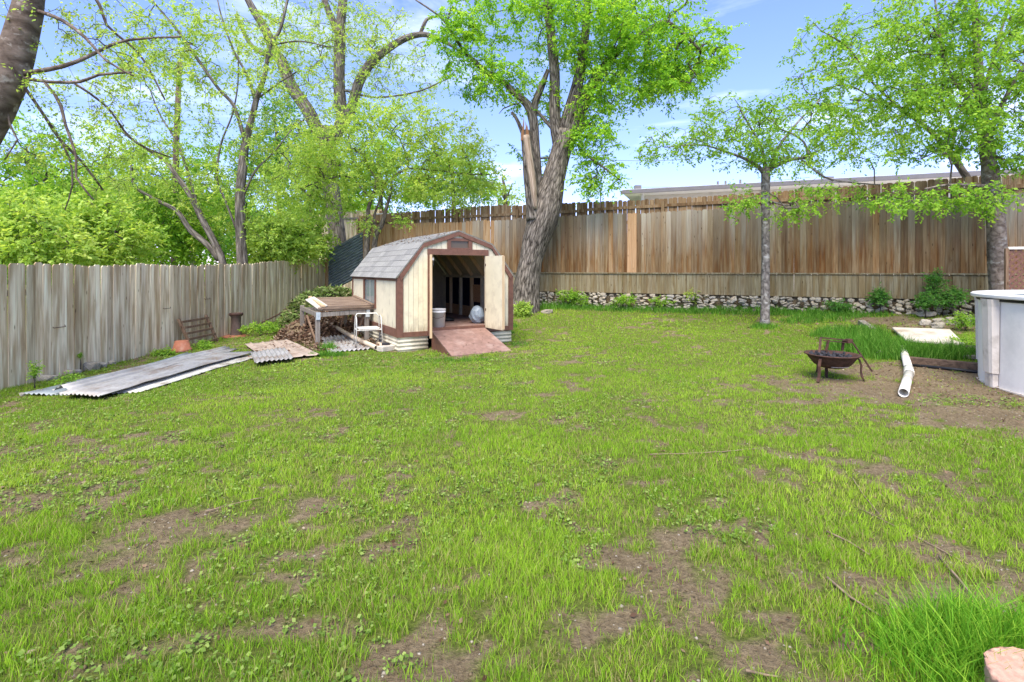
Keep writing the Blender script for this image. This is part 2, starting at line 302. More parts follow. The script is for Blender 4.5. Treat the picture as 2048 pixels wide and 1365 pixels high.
def ground_mat():
    m, t, p, o = mat('soil_and_thatch')
    tc = N(t, 'ShaderNodeTexCoord'); v = tc.outputs['Object']
    at = N(t, 'ShaderNodeAttribute', attribute_name='green')
    n = noise(t, v, 2.2, 8, .65); n2 = noise(t, v, 30, 6, .7); n3 = noise(t, v, 110, 3, .7)
    soil = ramp(t, n, [(.3, (.13, .092, .052)), (.5, (.21, .155, .088)), (.72, (.33, .26, .16))])
    soil = mixc(t, .55, soil, ramp(t, n2, [(.3, (.055, .038, .024)), (.7, (.40, .32, .20))]))
    th = ramp(t, n2, [(.3, (.06, .08, .018)), (.55, (.15, .19, .035)), (.75, (.27, .25, .10))])
    ad = N(t, 'ShaderNodeMath', operation='MULTIPLY_ADD'); t.links.new(n3, ad.inputs[0]); ad.inputs[1].default_value = .9; t.links.new(at.outputs['Fac'], ad.inputs[2])
    f = ramp(t, ad.outputs[0], [(.55, (0, 0, 0)), (1.0, (1, 1, 1))])
    c = mixc(t, f, soil, th)
    vo = N(t, 'ShaderNodeTexVoronoi'); vo.inputs['Scale'].default_value = 22; t.links.new(v, vo.inputs['Vector'])
    peb = ramp(t, vo.outputs['Distance'], [(.10, (1, 1, 1)), (.17, (0, 0, 0))])
    sel = ramp(t, vo.outputs['Color'], [(.80, (0, 0, 0)), (.84, (1, 1, 1))])
    c = mixc(t, mixc(t, 1.0, peb, sel, 'MULTIPLY'), c, (.42, .36, .28))
    t.links.new(c, p.inputs['Base Color']); p.inputs['Roughness'].default_value = 1; p.inputs['Specular IOR Level'].default_value = .1
    bump(t, p, n2, 1.0, .05); return m
M['ground'] = ground_mat()
mg, tg, pg, og = mat('window_glass'); pg.inputs['Base Color'].default_value = (.30, .36, .36, 1); pg.inputs['Roughness'].default_value = .08; pg.inputs['Specular IOR Level'].default_value = .8
pg.inputs['Transmission Weight'].default_value = .35; M['glass'] = mg
mg2, tg2, pg2, og2 = mat('dusty_brown_glass'); pg2.inputs['Base Color'].default_value = (.10, .075, .05, 1); pg2.inputs['Roughness'].default_value = .2; M['glass_dark'] = mg2
# ------------------------------------------------------------------ object helpers
def tag(o, label=None, cat=None, group=None, kind=None):
    if label: o['label'] = label
    if cat: o['category'] = cat
    if group: o['group'] = group
    if kind: o['kind'] = kind
    return o
def thing(name, label, cat, loc=(0, 0, 0), rz=0, group=None):
    o = bpy.data.objects.new(name, None); o.empty_display_size = .2; C.objects.link(o)
    o.location = loc; o.rotation_euler = (0, 0, rz)
    return tag(o, label, cat, group)
def mesh(name, V, F, m, smooth=False, attr=None, vattr=None):
    me = bpy.data.meshes.new(name)
    V = np.asarray(V, dtype=np.float32)
    if isinstance(F, np.ndarray):
        n, k = F.shape
        me.vertices.add(len(V)); me.vertices.foreach_set('co', V.ravel())
        me.loops.add(n*k); me.loops.foreach_set('vertex_index', F.astype(np.int32).ravel())
        me.polygons.add(n); me.polygons.foreach_set('loop_start', np.arange(0, n*k, k, dtype=np.int32)); me.polygons.foreach_set('loop_total', np.full(n, k, dtype=np.int32))
        me.update(calc_edges=True)
    else:
        me.from_pydata([tuple(map(float, v)) for v in V], [], [tuple(map(int, f)) for f in F]); me.update()
    if smooth: me.polygons.foreach_set('use_smooth', np.ones(len(me.polygons), dtype=bool))
    if attr is not None:
        a = me.attributes.new('rnd', 'FLOAT', 'FACE'); a.data.foreach_set('value', np.asarray(attr, dtype=np.float32))
    if vattr is not None:
        nm, arr = vattr
        if arr.ndim == 1: a = me.attributes.new(nm, 'FLOAT', 'POINT'); a.data.foreach_set('value', arr.astype(np.float32))
        else: a = me.attributes.new(nm, 'FLOAT_VECTOR', 'POINT'); a.data.foreach_set('vector', arr.astype(np.float32).ravel())
    me.materials.append(m if not isinstance(m, str) else M[m])
    return me
def link(name, me, parent=None, loc=None, rot=None, kind=None):
    o = bpy.data.objects.new(name, me); C.objects.link(o)
    if parent: o.parent = parent
    if loc is not None: o.location = loc
    if rot is not None: o.rotation_euler = rot
    if kind: o['kind'] = kind
    return o
class MB:
    """collects shapes for ONE mesh object"""
    def __init__(s): s.V = []; s.F = []
    def add(s, V, F):
        b = len(s.V); s.V += [tuple(v) for v in V]; s.F += [tuple(i+b for i in f) for f in F]; return s
    def box(s, a, b, mt=None):
        x0, y0, z0 = a; x1, y1, z1 = b
        V = [(x0, y0, z0), (x1, y0, z0), (x1, y1, z0), (x0, y1, z0), (x0, y0, z1), (x1, y0, z1), (x1, y1, z1), (x0, y1, z1)]
        if mt is not None: V = [mt @ Vector(v) for v in V]
        return s.add(V, [(0, 3, 2, 1), (4, 5, 6, 7), (0, 1, 5, 4), (1, 2, 6, 5), (2, 3, 7, 6), (3, 0, 4, 7)])
    def beam(s, p, q, w_, h_, up=(0, 0, 1)):
        p = Vector(p); q = Vector(q); d = (q-p); l = d.length; d.normalize(); u = Vector(up)
        sx = d.cross(u)
        if sx.length < 1e-3: sx = Vector((1, 0, 0))
        sx.normalize(); uz = sx.cross(d)
        mt = Matrix.Translation(p) @ Matrix((sx, d, uz)).transposed().to_4x4()
        return s.box((-w_/2, 0, -h_/2), (w_/2, l, h_/2), mt)
    def prism(s, poly, y0, y1):
        """poly in x,z ; extruded along y"""
        n = len(poly); V = [(x, y0, z) for x, z in poly]+[(x, y1, z) for x, z in poly]
        F = [tuple(range(n)), tuple(range(2*n-1, n-1, -1))]+[(i, i+n, (i+1) % n+n, (i+1) % n) for i in range(n)]
        return s.add(V, F)
    def tube(s, pts, rad, n=8, caps=True, inner=None):
        V, F, _ = tube(pts, rad, n, caps); return s.add(V, F)
    def lathe(s, prof, n=20, o=(0, 0, 0)):
        V = []; F = []
        for (r, z) in prof:
            for k in range(n): a = 2*math.pi*k/n; V.append((o[0]+r*math.cos(a), o[1]+r*math.sin(a), o[2]+z))
        for i in range(len(prof)-1):
            for k in range(n): F.append((i*n+k, i*n+(k+1) % n, (i+1)*n+(k+1) % n, (i+1)*n+k))
        return s.add(V, F)
    def obj(s, name, m, parent=None, bevel=0, smooth=False, loc=None, rot=None, kind=None):
        me = mesh(name, s.V, s.F, m, smooth)
        bm = bmesh.new(); bm.from_mesh(me)
        if bevel: bmesh.ops.bevel(bm, geom=list(bm.edges), offset=bevel, segments=1, affect='EDGES', profile=.5)
        bmesh.ops.recalc_face_normals(bm, faces=bm.faces)
        bm.to_mesh(me); bm.free()
        return link(name, me, parent, loc, rot, kind)
def tube(pts, rad, n=8, caps=False):
    P = [Vector(p) for p in pts]; m = len(P)
    if isinstance(rad, (int, float)): rad = [rad]*m
    V = []; F = []; B = []
    T = [(P[min(i+1, m-1)]-P[max(i-1, 0)]).normalized() for i in range(m)]
    u = T[0].orthogonal().normalized(); ln = 0
    for i in range(m):
        u = (u-T[i]*u.dot(T[i]))
        if u.length < 1e-6: u = T[i].orthogonal()
        u.normalize(); v = T[i].cross(u)
        if i: ln += (P[i]-P[i-1]).length
        for k in range(n):
            a = 2*math.pi*k/n; c, s_ = math.cos(a), math.sin(a)
            V.append(P[i]+(u*c+v*s_)*rad[i]); B.append((c*max(rad[i], .02), s_*max(rad[i], .02), ln))
    for i in range(m-1):
        for k in range(n): F.append((i*n+k, i*n+(k+1) % n, (i+1)*n+(k+1) % n, (i+1)*n+k))
    if caps: F.append(tuple(range(n-1, -1, -1))); F.append(tuple((m-1)*n+k for k in range(n)))
    return V, F, B
def copy_tree(o, parent=None):
    c = o.copy(); C.objects.link(c)
    if parent: c.parent = parent
    for ch in list(o.children): copy_tree(ch, c)
    return c
# ------------------------------------------------------------------ ground sheet
def axis(lo, hi, step, far0, far1):
    a = list(np.arange(lo, hi+1e-6, step))
    left = []; x = lo; s = step
    while x > far0: s *= 1.35; x -= s; left.append(x)
    right = []; x = hi; s = step
    while x < far1: s *= 1.35; x += s; right.append(x)
    return np.array(left[::-1]+a+right)
gx = axis(-9, 12.5, .1, -600, 600); gy = axis(.6, 19, .1, -300, 900)
X, Y = np.meshgrid(gx, gy); Z = gh(X, Y)
nx, ny = len(gx), len(gy)
idx = np.arange(nx*ny).reshape(ny, nx)
F = np.stack([idx[:-1, :-1].ravel(), idx[:-1, 1:].ravel(), idx[1:, 1:].ravel(), idx[1:, :-1].ravel()], 1)
gd = dens(X.ravel(), Y.ravel())
link('ground', mesh('ground', np.stack([X.ravel(), Y.ravel(), Z.ravel()], 1), F, 'ground', True, vattr=('green', gd)), kind='structure')
M['bounce_pale'] = plain('pale_bounce_surface', (.52, .49, .44), .95, nscale=14, namp=.2)
_pv = []  # pale slab added beyond the fences to bounce light onto soffit and leaves
for (x, y) in ((0, 18.2), (30, 5.5), (48, 20), (3, 26)): _pv.append((x, y, .75))
MB().add(_pv+[(x, y, .3) for x, y, z in _pv], [(0, 1, 2, 3), (7, 6, 5, 4), (0, 4, 5, 1), (1, 5, 6, 2), (2, 6, 7, 3), (3, 7, 4, 0)]).obj('bounce_slab', 'bounce_pale', kind='structure')
# ------------------------------------------------------------------ grass
def blades(x, y, h, wd, lean, seg2, col, z=None):
    n = len(x); z = gh(x, y)-.004 if z is None else z
    a = RNG.uniform(0, 2*np.pi, n); dx = np.cos(a)*wd/2; dy = np.sin(a)*wd/2
    b = RNG.uniform(0, 2*np.pi, n); lx = np.cos(b)*lean*h; ly = np.sin(b)*lean*h
    base = np.stack([x, y, z], 1)
    sd_ = np.stack([dx, dy, np.zeros(n)], 1)
    tip = base+np.stack([lx, ly, h], 1)
    if not seg2:
        V = np.stack([base-sd_, base+sd_, tip], 1).reshape(-1, 3); F = np.arange(3*n).reshape(n, 3)
        return V, F, col
    mid = base+np.stack([lx*.3, ly*.3, h*.55], 1)
    V = np.stack([base-sd_, base+sd_, mid+sd_*.8, mid-sd_*.8, tip], 1).reshape(-1, 3)
    i = np.arange(n)*5
    F = np.concatenate([np.stack([i, i+1, i+2], 1), np.stack([i, i+2, i+3], 1), np.stack([i+3, i+2, i+4], 1)])
    return V, F, np.concatenate([col, col, col])
def joinVF(lst):
    V = []; F = []; A = []; b = 0
    for v, f, a in lst: V.append(v); F.append(f+b); A.append(a); b += len(v)
    return np.concatenate(V), np.concatenate(F), np.concatenate(A)
def inshed(x, y):
    dx = x+2.217; dy = y-10; u = dx*.861+dy*.509; v = -dx*.509+dy*.861
    return ((u > -.02) & (u < 2.6) & (v > -.02) & (v < 3.65)) | ((u > .68) & (u < 1.88) & (v > -1.0) & (v < 0))
def infence(x, y):
    d = (x-FP[0])*FN[0]+(y-FP[1])*FN[1]
    return (x > -7.42) & (d > .25) & (y < 20.2)
SHEETS = []
def insheet(x, y):
    r = np.zeros(len(x), bool)
    for (ox, oy, ux, uy, vx, vy) in SHEETS:
        det = ux*vy-uy*vx; a = ((x-ox)*vy-(y-oy)*vx)/det; b = (-(x-ox)*uy+(y-oy)*ux)/det
        r |= (a > 0) & (a < 1) & (b > 0) & (b < 1)
    return r
def scatter(y0, y1, tufts, per, rad, seg2, hh, ww, gain=1.0, xmarg=1.3, lo=-9, hi=12):
    x0 = max(lo, -(y1*1.0+xmarg)); x1 = min(hi, y1*1.0+xmarg)
    n = int((x1-x0)*(y1-y0)*tufts); x = RNG.uniform(x0, x1, n); y = RNG.uniform(y0, y1, n)
    d = dens(x, y)
    k = (np.abs(x) < y+xmarg) & infence(x, y) & ~inshed(x, y) & (RNG.random(n) < np.clip(d*gain*.97+.03, 0, 1)); k &= ~insheet(x, y)
    pool = (x-8.45)**2+(y-6.39)**2 < 1.97**2; k &= ~pool
    x = x[k]; y = y[k]; d = d[k]
    hm = .55+.9*fbm(x*2.2, y*2.2, 41, 3)*(.45+.55*d)
    ct = fbm(x*.8, y*.8, 51, 3)
    x = np.repeat(x, per); y = np.repeat(y, per); hm = np.repeat(hm, per); ct = np.repeat(ct, per)
    a = RNG.uniform(0, 2*np.pi, len(x)); r = rad*np.sqrt(RNG.random(len(x)))
    x = x+np.cos(a)*r; y = y+np.sin(a)*r; m = len(x)
    h = hh*hm*RNG.uniform(.55, 1.35, m)
    col = np.clip(.1+RNG.random(m)*.62+(ct-.5)*.9, .085, 1); col = np.where(RNG.random(m) < .14+.12*(fbm(x*2.6, y*2.6, 57, 2) > .56), .03, col)
    return blades(x, y, h, ww*RNG.uniform(.6, 1.3, m), RNG.uniform(.05, .85, m), seg2, col)
# ------------------------------------------------------------------ corrugated sheets
def sheet_mesh(name, o, u, v, m, pitch=.076, amp=.011, nu=None, nv=14, wob=0.0, zfun=None, parent=None, ribs=False, smooth=True):
    """u: across the ridges, v: along them (3-vectors from corner o)."""
    o = np.array(o, float); u = np.array(u, float); v = np.array(v, float)
    W_ = np.linalg.norm(u); nrm = np.cross(u, v); nrm /= np.linalg.norm(nrm)
    if nrm[2] < 0: nrm = -nrm
    nu = nu or int(W_/pitch*8); a = np.linspace(0, 1, nu+1); b = np.linspace(0, 1, nv+1)
    A, B = np.meshgrid(a, b)
    if ribs: prof = amp*2.2*np.exp(-(((A*W_/.24) % 1-.5)/.09)**2)
    else: prof = amp*np.cos(2*np.pi*A*W_/pitch)
    P = o+A[..., None]*u+B[..., None]*v
    if zfun is not None: P[..., 2] = zfun(P[..., 0], P[..., 1], A, B)
    P = P+nrm*prof[..., None]
    if wob: P[..., 2] += wob*(fbm(A*3+5, B*4, 77, 2)-.5)*2
    id_ = np.arange((nu+1)*(nv+1)).reshape(nv+1, nu+1)
    F = np.stack([id_[:-1, :-1].ravel(), id_[:-1, 1:].ravel(), id_[1:, 1:].ravel(), id_[1:, :-1].ravel()], 1)
    me = mesh(name, P.reshape(-1, 3), F, m, smooth)
    ob = link(name, me, parent)
    so_ = ob.modifiers.new('thickness', 'SOLIDIFY'); so_.thickness = .002; so_.offset = -1
    return ob
def lay(A, Bp, Cp, lift=.025):
    """sheet on the ground: corner A, across to Bp, along to Cp"""
    u = (Bp[0]-A[0], Bp[1]-A[1], 0); v = (Cp[0]-A[0], Cp[1]-A[1], 0)
    SHEETS.append((A[0], A[1], u[0], u[1], v[0], v[1]))
    return (A[0], A[1], 0), u, v, (lambda x, y, a, b: gh(x, y)*.9+gh(x*0+A[0]+u[0]/2+v[0]/2, y*0+A[1]+u[1]/2+v[1]/2)*.1+lift)
o_, u_, v_, z_ = lay((-6.72, 7.05), (-6.02, 6.98), (-6.62, 10.45), .03)
tag(sheet_mesh('corrugated_sheet', o_, u_, v_, 'galv_blue', zfun=z_, wob=.02), 'blue-grey corrugated metal sheet lying closest to the grey fence', 'metal sheet', 'corrugated sheets lying on the grass')
o_, u_, v_, z_ = lay((-6.30, 7.0), (-5.85, 6.95), (-6.02, 10.5), .075)
tag(sheet_mesh('corrugated_sheet', o_, u_, v_, 'galv', zfun=lambda x, y, a, b: z_(x, y, a, b)+.07*np.clip(1-abs(a-.3)*3, 0, 1), wob=.02), 'crumpled bluish metal strip between the two long corrugated sheets', 'metal sheet', 'corrugated sheets lying on the grass')
o_, u_, v_, z_ = lay((-5.45, 6.95), (-5.05, 6.95), (-5.1, 10.0), .02)
tag(sheet_mesh('corrugated_sheet', o_, u_, v_, 'galv_white', zfun=z_), 'narrow white edge of a sheet showing under the long grey one', 'metal sheet', 'corrugated sheets lying on the grass')
o_, u_, v_, z_ = lay((-6.02, 6.80), (-5.28, 6.58), (-5.72, 10.15), .075)
tag(sheet_mesh('corrugated_sheet', o_, u_, v_, 'galv', zfun=z_, wob=.015), 'long grey corrugated metal sheet with brown stains, nearest the camera', 'metal sheet', 'corrugated sheets lying on the grass')
o_, u_, v_, z_ = lay((-4.30, 9.0), (-3.50, 9.35), (-5.98, 11.45), .05)
tag(sheet_mesh('ribbed_sheet', o_, u_, v_, 'galv_tan', zfun=z_, ribs=True, nu=40), 'pinkish tan ribbed metal sheet strewn with leaf bits left of the bench', 'metal sheet', 'corrugated sheets lying on the grass')
o_, u_, v_, z_ = lay((-4.25, 8.45), (-3.78, 8.85), (-4.98, 9.75), .085)
tag(sheet_mesh('corrugated_sheet', o_, u_, v_, 'galv', zfun=z_, wob=.02), 'short grey corrugated offcut resting on the pinkish tan sheet', 'metal sheet', 'corrugated sheets lying on the grass')
o_, u_, v_, z_ = lay((-3.50, 9.75), (-2.80, 10.25), (-4.75, 12.5), .03)
tag(sheet_mesh('corrugated_sheet', o_, u_, v_, 'galv', pitch=.09, amp=.015, zfun=z_), 'silvery corrugated metal sheet on the ground under the bench', 'metal sheet', 'corrugated sheets lying on the grass')
# ------------------------------------------------------------------ grass objects
lawn = joinVF([scatter(1.0, 3.2, 1500, 8, .034, True, .052, .0034), scatter(3.2, 5.2, 950, 7, .038, True, .046, .0045)])
link('lawn_grass', mesh('lawn_grass', lawn[0], lawn[1], 'grass', attr=lawn[2]), kind='stuff').name = 'grass'
lawn = joinVF([scatter(5.2, 8.5, 600, 6, .050, False, .040, .0072), scatter(8.5, 12.5, 340, 5, .06, False, .038, .012), scatter(12.5, 20, 110, 5, .08, False, .05, .02, lo=-7.5)])
link('grass', mesh('grass_far', lawn[0], lawn[1], 'grass', attr=lawn[2]), kind='stuff')
print('grass tris', len(lawn[1]))
def tallpatch(cx, cy, ax, ay, n, h, wd, ang=0, lean=.7):
    a = RNG.uniform(0, 2*np.pi, n); r = np.sqrt(RNG.random(n))
    u = np.cos(a)*r*ax; v = np.sin(a)*r*ay
    x = cx+u*math.cos(ang)-v*math.sin(ang); y = cy+u*math.sin(ang)+v*math.cos(ang)
    hh = h*(.55+.75*fbm(x*3, y*3, 61, 2))*RNG.uniform(.5, 1.25, n)*(1-.5*r**3)
    return blades(x, y, hh, wd*RNG.uniform(.6, 1.3, n), RNG.uniform(.1, lean, n), True, RNG.random(n))
def gpatch(px, py, ax, ay, n, h, wd, ang=0, lean=.7):
    p = GP(px, py); return tallpatch(p.x, p.y, ax, ay, n, h, wd, ang, lean)
TG = [gpatch(1990, 1340, .42, .36, 2500, .23, .0055, 0, 1.2), gpatch(1860, 1330, .35, .35, 500, .15, .006, 0, 1.4), tallpatch(1.75, 1.65, .35, .3, 1800, .2, .006),
      gpatch(1730, 700, .7, .5, 2200, .34, .011), gpatch(1790, 712, .7, .35, 1900, .34, .011), gpatch(1870, 715, .8, .3, 1900, .3, .011), gpatch(1700, 672, .8, .5, 1600, .26, .012),
      gpatch(1640, 640, 1.0, .4, 900, .2, .013), gpatch(1010, 655, .35, .3, 500, .2, .012), gpatch(1005, 668, .3, .2, 420, .14, .012), gpatch(655, 700, .18, .2, 260, .2, .011), gpatch(670, 712, .25, .15, 250, .14, .01),
      gpatch(645, 712, .3, .15, 300, .12, .01), gpatch(900, 723, .9, .12, 500, .07, .009), gpatch(1040, 690, .2, .3, 200, .09, .009), gpatch(1530, 655, .35, .25, 350, .16, .011), gpatch(1250, 622, 2.2, .3, 1500, .2, .014, -.46), gpatch(1480, 626, 2.0, .3, 1500, .2, .014, -.46), gpatch(1110, 617, .8, .4, 700, .25, .015), gpatch(1350, 621, 4.0, .22, 2600, .20, .013, -.46), gpatch(1650, 630, 1.4, .3, 1100, .2, .013, -.46)]
for part_, mt_ in ((TG[:3], 'grass_tall'), (TG[3:], 'grass_rank')):
    tg_ = joinVF(part_); link('tall_grass', mesh('tall_grass', tg_[0], tg_[1], mt_, attr=tg_[2]), kind='stuff')
def thatch(n, y0, y1, l0, w0):
    x = RNG.uniform(-9, 9, n); y = RNG.uniform(y0, y1, n); d = dens(x, y); k = (np.abs(x) < y+1.2) & infence(x, y) & ~inshed(x, y) & ~insheet(x, y) & (RNG.random(n) < .25+.75*np.exp(-((d-.45)/.3)**2)); x = x[k]; y = y[k]; m = len(x)
    h = RNG.uniform(.004, .02, m); V, F, c = blades(x, y, h, w0*RNG.uniform(.6, 1.4, m), RNG.uniform(.3, 1, m)*l0/h, True, RNG.random(m)); return V, F, c
th_ = joinVF([thatch(34000, 1.3, 4.5, .045, .003), thatch(26000, 4.5, 9, .06, .006)])
M['thatch'] = leafmat('dry_thatch', [(0, (.10, .07, .035)), (.5, (.24, .19, .09)), (1, (.46, .40, .24))], .2, (1, 1, .8), .8)
link('dry_thatch', mesh('dry_thatch', th_[0], th_[1], 'thatch', attr=th_[2]), kind='stuff')
# ------------------------------------------------------------------ leaves
def leafVF(P, D, Nn, ln, wd, fold=.25):
    """kite leaves: base P, direction D, face normal Nn"""
    D = D/np.linalg.norm(D, axis=1, keepdims=True)
    S = np.cross(D, Nn); S /= np.maximum(np.linalg.norm(S, axis=1, keepdims=True), 1e-6); U = np.cross(S, D)
    ln = ln[:, None]; wd = wd[:, None]
    mid = P+D*ln*.45+U*wd*fold
    V = np.stack([P, mid-S*wd/2-U*wd*fold, P+D*ln, mid+S*wd/2-U*wd*fold], 1).reshape(-1, 3)
    i = np.arange(len(P))*4
    return V, np.stack([i, i+1, i+2, i+3], 1)
def rdir(n, zsq=1.0):
    v = RNG.normal(size=(n, 3)); v[:, 2] *= zsq; return v/np.maximum(np.linalg.norm(v, axis=1, keepdims=True), 1e-6)
def rosettes(x, y, per, rad, size):
    n = len(x); x = np.repeat(x, per); y = np.repeat(y, per); m = n*per
    x = x+RNG.normal(size=m)*rad; y = y+RNG.normal(size=m)*rad
    P = np.stack([x, y, gh(x, y)+RNG.uniform(.004, .03, m)], 1)
    D = rdir(m, .25); D[:, 2] += .15; Nn = rdir(m, .3); Nn[:, 2] += 1.5
    s = size*RNG.uniform(.6, 1.4, m)
    V, F = leafVF(P, D, Nn, s, s*.75, .15); return V, F, RNG.random(m)
def clumps(n, y0, y1, th=.52, sd=71):
    x = RNG.uniform(-8, 8, n); y = RNG.uniform(y0, y1, n)
    w_ = fbm(x*1.3, y*1.3, sd, 3)+.22*sstep(1.0, -3, x-.0*y)-.05*sstep(0, 3, x)
    k = (w_ > th) & (np.abs(x) < y+1.3) & infence(x, y) & ~inshed(x, y) & ~insheet(x, y); return x[k], y[k]
ws = []
x, y = clumps(5200, 1.2, 4.5, .60); ws.append(rosettes(x, y, 10, .026, .021))
x, y = clumps(5200, 4.5, 8.0, .60); ws.append(rosettes(x, y, 7, .035, .024))
x, y = clumps(2600, 8, 14, .62); ws.append(rosettes(x, y, 6, .06, .04))
ws = joinVF(ws); link('broadleaf_weeds', mesh('broadleaf_weeds', ws[0], ws[1], 'weed', attr=ws[2]), kind='stuff')
# fallen leaves and pebbles
def litter(x, y, size, lift=.006):
    m = len(x); P = np.stack([x, y, gh(x, y)+lift+RNG.uniform(0, .02, m)], 1); D = rdir(m, .3); Nn = rdir(m, .5); Nn[:, 2] += 1.1
    s = size*RNG.uniform(.6, 1.5, m); V, F = leafVF(P, D, Nn, s, s*.6, .2); return V, F, RNG.random(m)
lt = []
x = RNG.uniform(-8, 8, 5200); y = RNG.uniform(1.3, 12, 5200); k = (np.abs(x) < y+1) & infence(x, y) & ~inshed(x, y) & (RNG.random(5200) < 1.15-dens(x, y)); lt.append(litter(x[k], y[k], .026))
x = RNG.uniform(0, 1, 5200); y = RNG.uniform(0, 1, 5200)      # leaf litter under and around the bench
lx = -4.2+(x-.5)*2.4-(y-.5)*1.2; ly = 12.0+(x-.5)*1.2+(y-.5)*4.2; k = ~inshed(lx, ly) & ((~insheet(lx, ly)) | (RNG.random(5200) < .12)); lt.append(litter(lx[k], ly[k], .055, .05))
px_ = RNG.normal(7.6, .9, 700); py_ = RNG.normal(11.2, .8, 700); k = infence(px_, py_); lt.append(litter(px_[k], py_[k], .05))
x = RNG.uniform(5.2, 7.4, 700); y = RNG.uniform(5.3, 8.6, 700); lt.append(litter(x, y, .03))
lt = joinVF(lt); link('fallen_leaves', mesh('fallen_leaves', lt[0], lt[1], 'dry_leaf', attr=lt[2]), kind='stuff')
def octas(P, s, sq=.55):
    n = len(P); B = np.array([(1, 0, 0), (0, 1, 0), (-1, 0, 0), (0, -1, 0), (0, 0, 1), (0, 0, -1)], float)
    J = B[None]*s[:, None, None]*RNG.uniform(.6, 1.3, (n, 6, 1)); J[..., 2] *= sq
    a = RNG.uniform(0, 6.28, n); c, s_ = np.cos(a)[:, None], np.sin(a)[:, None]
    X_ = J[..., 0]*c-J[..., 1]*s_; Y_ = J[..., 0]*s_+J[..., 1]*c; V = np.stack([X_, Y_, J[..., 2]], -1)+P[:, None]
    f = np.array([(0, 1, 4), (1, 2, 4), (2, 3, 4), (3, 0, 4), (1, 0, 5), (2, 1, 5), (3, 2, 5), (0, 3, 5)])
    return V.reshape(-1, 3), (f[None]+6*np.arange(n)[:, None, None]).reshape(-1, 3)
x = RNG.uniform(-8, 8, 9000); y = RNG.uniform(1.4, 9.5, 9000); k = (np.abs(x) < y+1) & infence(x, y) & (RNG.random(9000) < .9*(1-dens(x, y))**2); x = x[k]; y = y[k]
V, F = octas(np.stack([x, y, gh(x, y)], 1), RNG.uniform(.004, .013, len(x))); link('pebbles', mesh('pebbles', V, F, 'stone'), kind='stuff')
x = RNG.uniform(-8, 8, 30000); y = RNG.uniform(1.3, 9.5, 30000); k = (np.abs(x) < y+1) & infence(x, y) & (RNG.random(30000) < .9*(1-dens(x, y))**1.5); x = x[k]; y = y[k]
V, F = octas(np.stack([x, y, gh(x, y)], 1), RNG.uniform(.004, .018, len(x))); link('soil_crumbs', mesh('soil_crumbs', V, F, 'ground', vattr=('green', np.zeros(len(V)))), kind='stuff')
# ------------------------------------------------------------------ fences
def picket_mesh(name, h, wd, th, m, ear=.028):
    a = wd/2
    poly = [(-a, 0), (a, 0), (a, h-ear), (a-ear, h), (-a+ear, h), (-a, h-ear)] if ear else [(-a, 0), (a, 0), (a, h), (-a, h)]
    b = MB().prism(poly, -th/2, th/2); me = mesh(name, b.V, b.F, m)
    bm = bmesh.new(); bm.from_mesh(me); bmesh.ops.recalc_face_normals(bm, faces=bm.faces); bm.to_mesh(me); bm.free(); return me
def run_fence(parent, name, A, B, zb, zt, mats, pitch=.142, wd=.139, th=.016, ear=.028, jit=.012, skip=(), tilt=.004, step=0):
    """A->B in xy, pickets' face on the local -y side; zb, zt functions of distance"""
    A = Vector(A); B = Vector(B); d = (B-A); Ln = d.length; n = int(Ln/pitch); an = math.atan2(d.y, d.x); cache = {}
    for i in range(n):
        s = (i+.5)*pitch; 
        m = mats(s, i)
        if m is None: continue
        z0 = zb(s); h = zt(s)-z0+random.uniform(-jit, jit); hq = round(h/.02)*.02
        wq = wd*random.choice((1, 1, .985))
        key = (m, hq, wq)
        if key not in cache: cache[key] = picket_mesh(name, hq, wq, th, m, ear)
        o = bpy.data.objects.new(name, cache[key]); C.objects.link(o); o.parent = parent
        p = A+d*(s/Ln); off = random.uniform(-.002, .002)+(step*.006 if i % 2 else 0)
        o.location = (p.x-parent.location.x-math.sin(an)*-off, p.y-parent.location.y+math.cos(an)*-off, z0-parent.location.z)
        o.rotation_euler = (random.uniform(-tilt, tilt), random.uniform(-tilt, tilt), an+random.uniform(-.02, .02))
    return an
# left grey fence
lf = thing('wooden_fence', 'long weathered grey board fence running down the left side of the yard', 'fence', (-7.44, 4.0, g1(-7.44, 4)))
LFtop = lambda s: EYE+(.09 if s+4 < 8 else 0)+float(np.interp(s+4, [4, 7.4, 10.5, 12, 14, 16, 18, 20.4], [.08, .08, .11, .10, .17, .26, .33, .40]))-(.09 if s+4 < 8 else 0)+.012*math.sin(s*2.2)
run_fence(lf, 'picket', (-7.44, 4.0), (-7.44, 20.35), lambda s: g1(-7.44, 4+s)-.03, LFtop, lambda s, i: 'picket_grey', jit=.02, tilt=.007, step=1)
for z_f in (.35, 1.35):
    b = MB()
    for k in range(8): b.box((-.075, k*2.05, z_f), (-.03, k*2.05+2.05, z_f+.09))
    b.obj('rail', 'grey_wood', lf)
for k in range(8): MB().box((-.17, k*2.05+.9, -.1), (-.08, k*2.05+.99, 1.6)).obj('post', 'grey_wood', lf)
MB().box((-.02, 16.38, -.2), (.12, 16.52, EYE+.42-g1(-7.44, 4))).obj('end_post', 'picket_tan', lf, bevel=.006)
# rusty wire hooks in the boards
for (px, py, l) in [(378, 486+480*0, .1)]: pass
for (yy, zz) in [(8.28, 1.02-.2), (10.9, 1.03-.1), (12.35, 1.15-.1)]:
    MB().tube([(.012, yy-4, zz), (.03, yy-4, zz-.02), (.03, yy-4+.22, zz-.02), (.012, yy-4+.22, zz+.01)], .005, 5).obj('wire_hook', 'rust', lf)
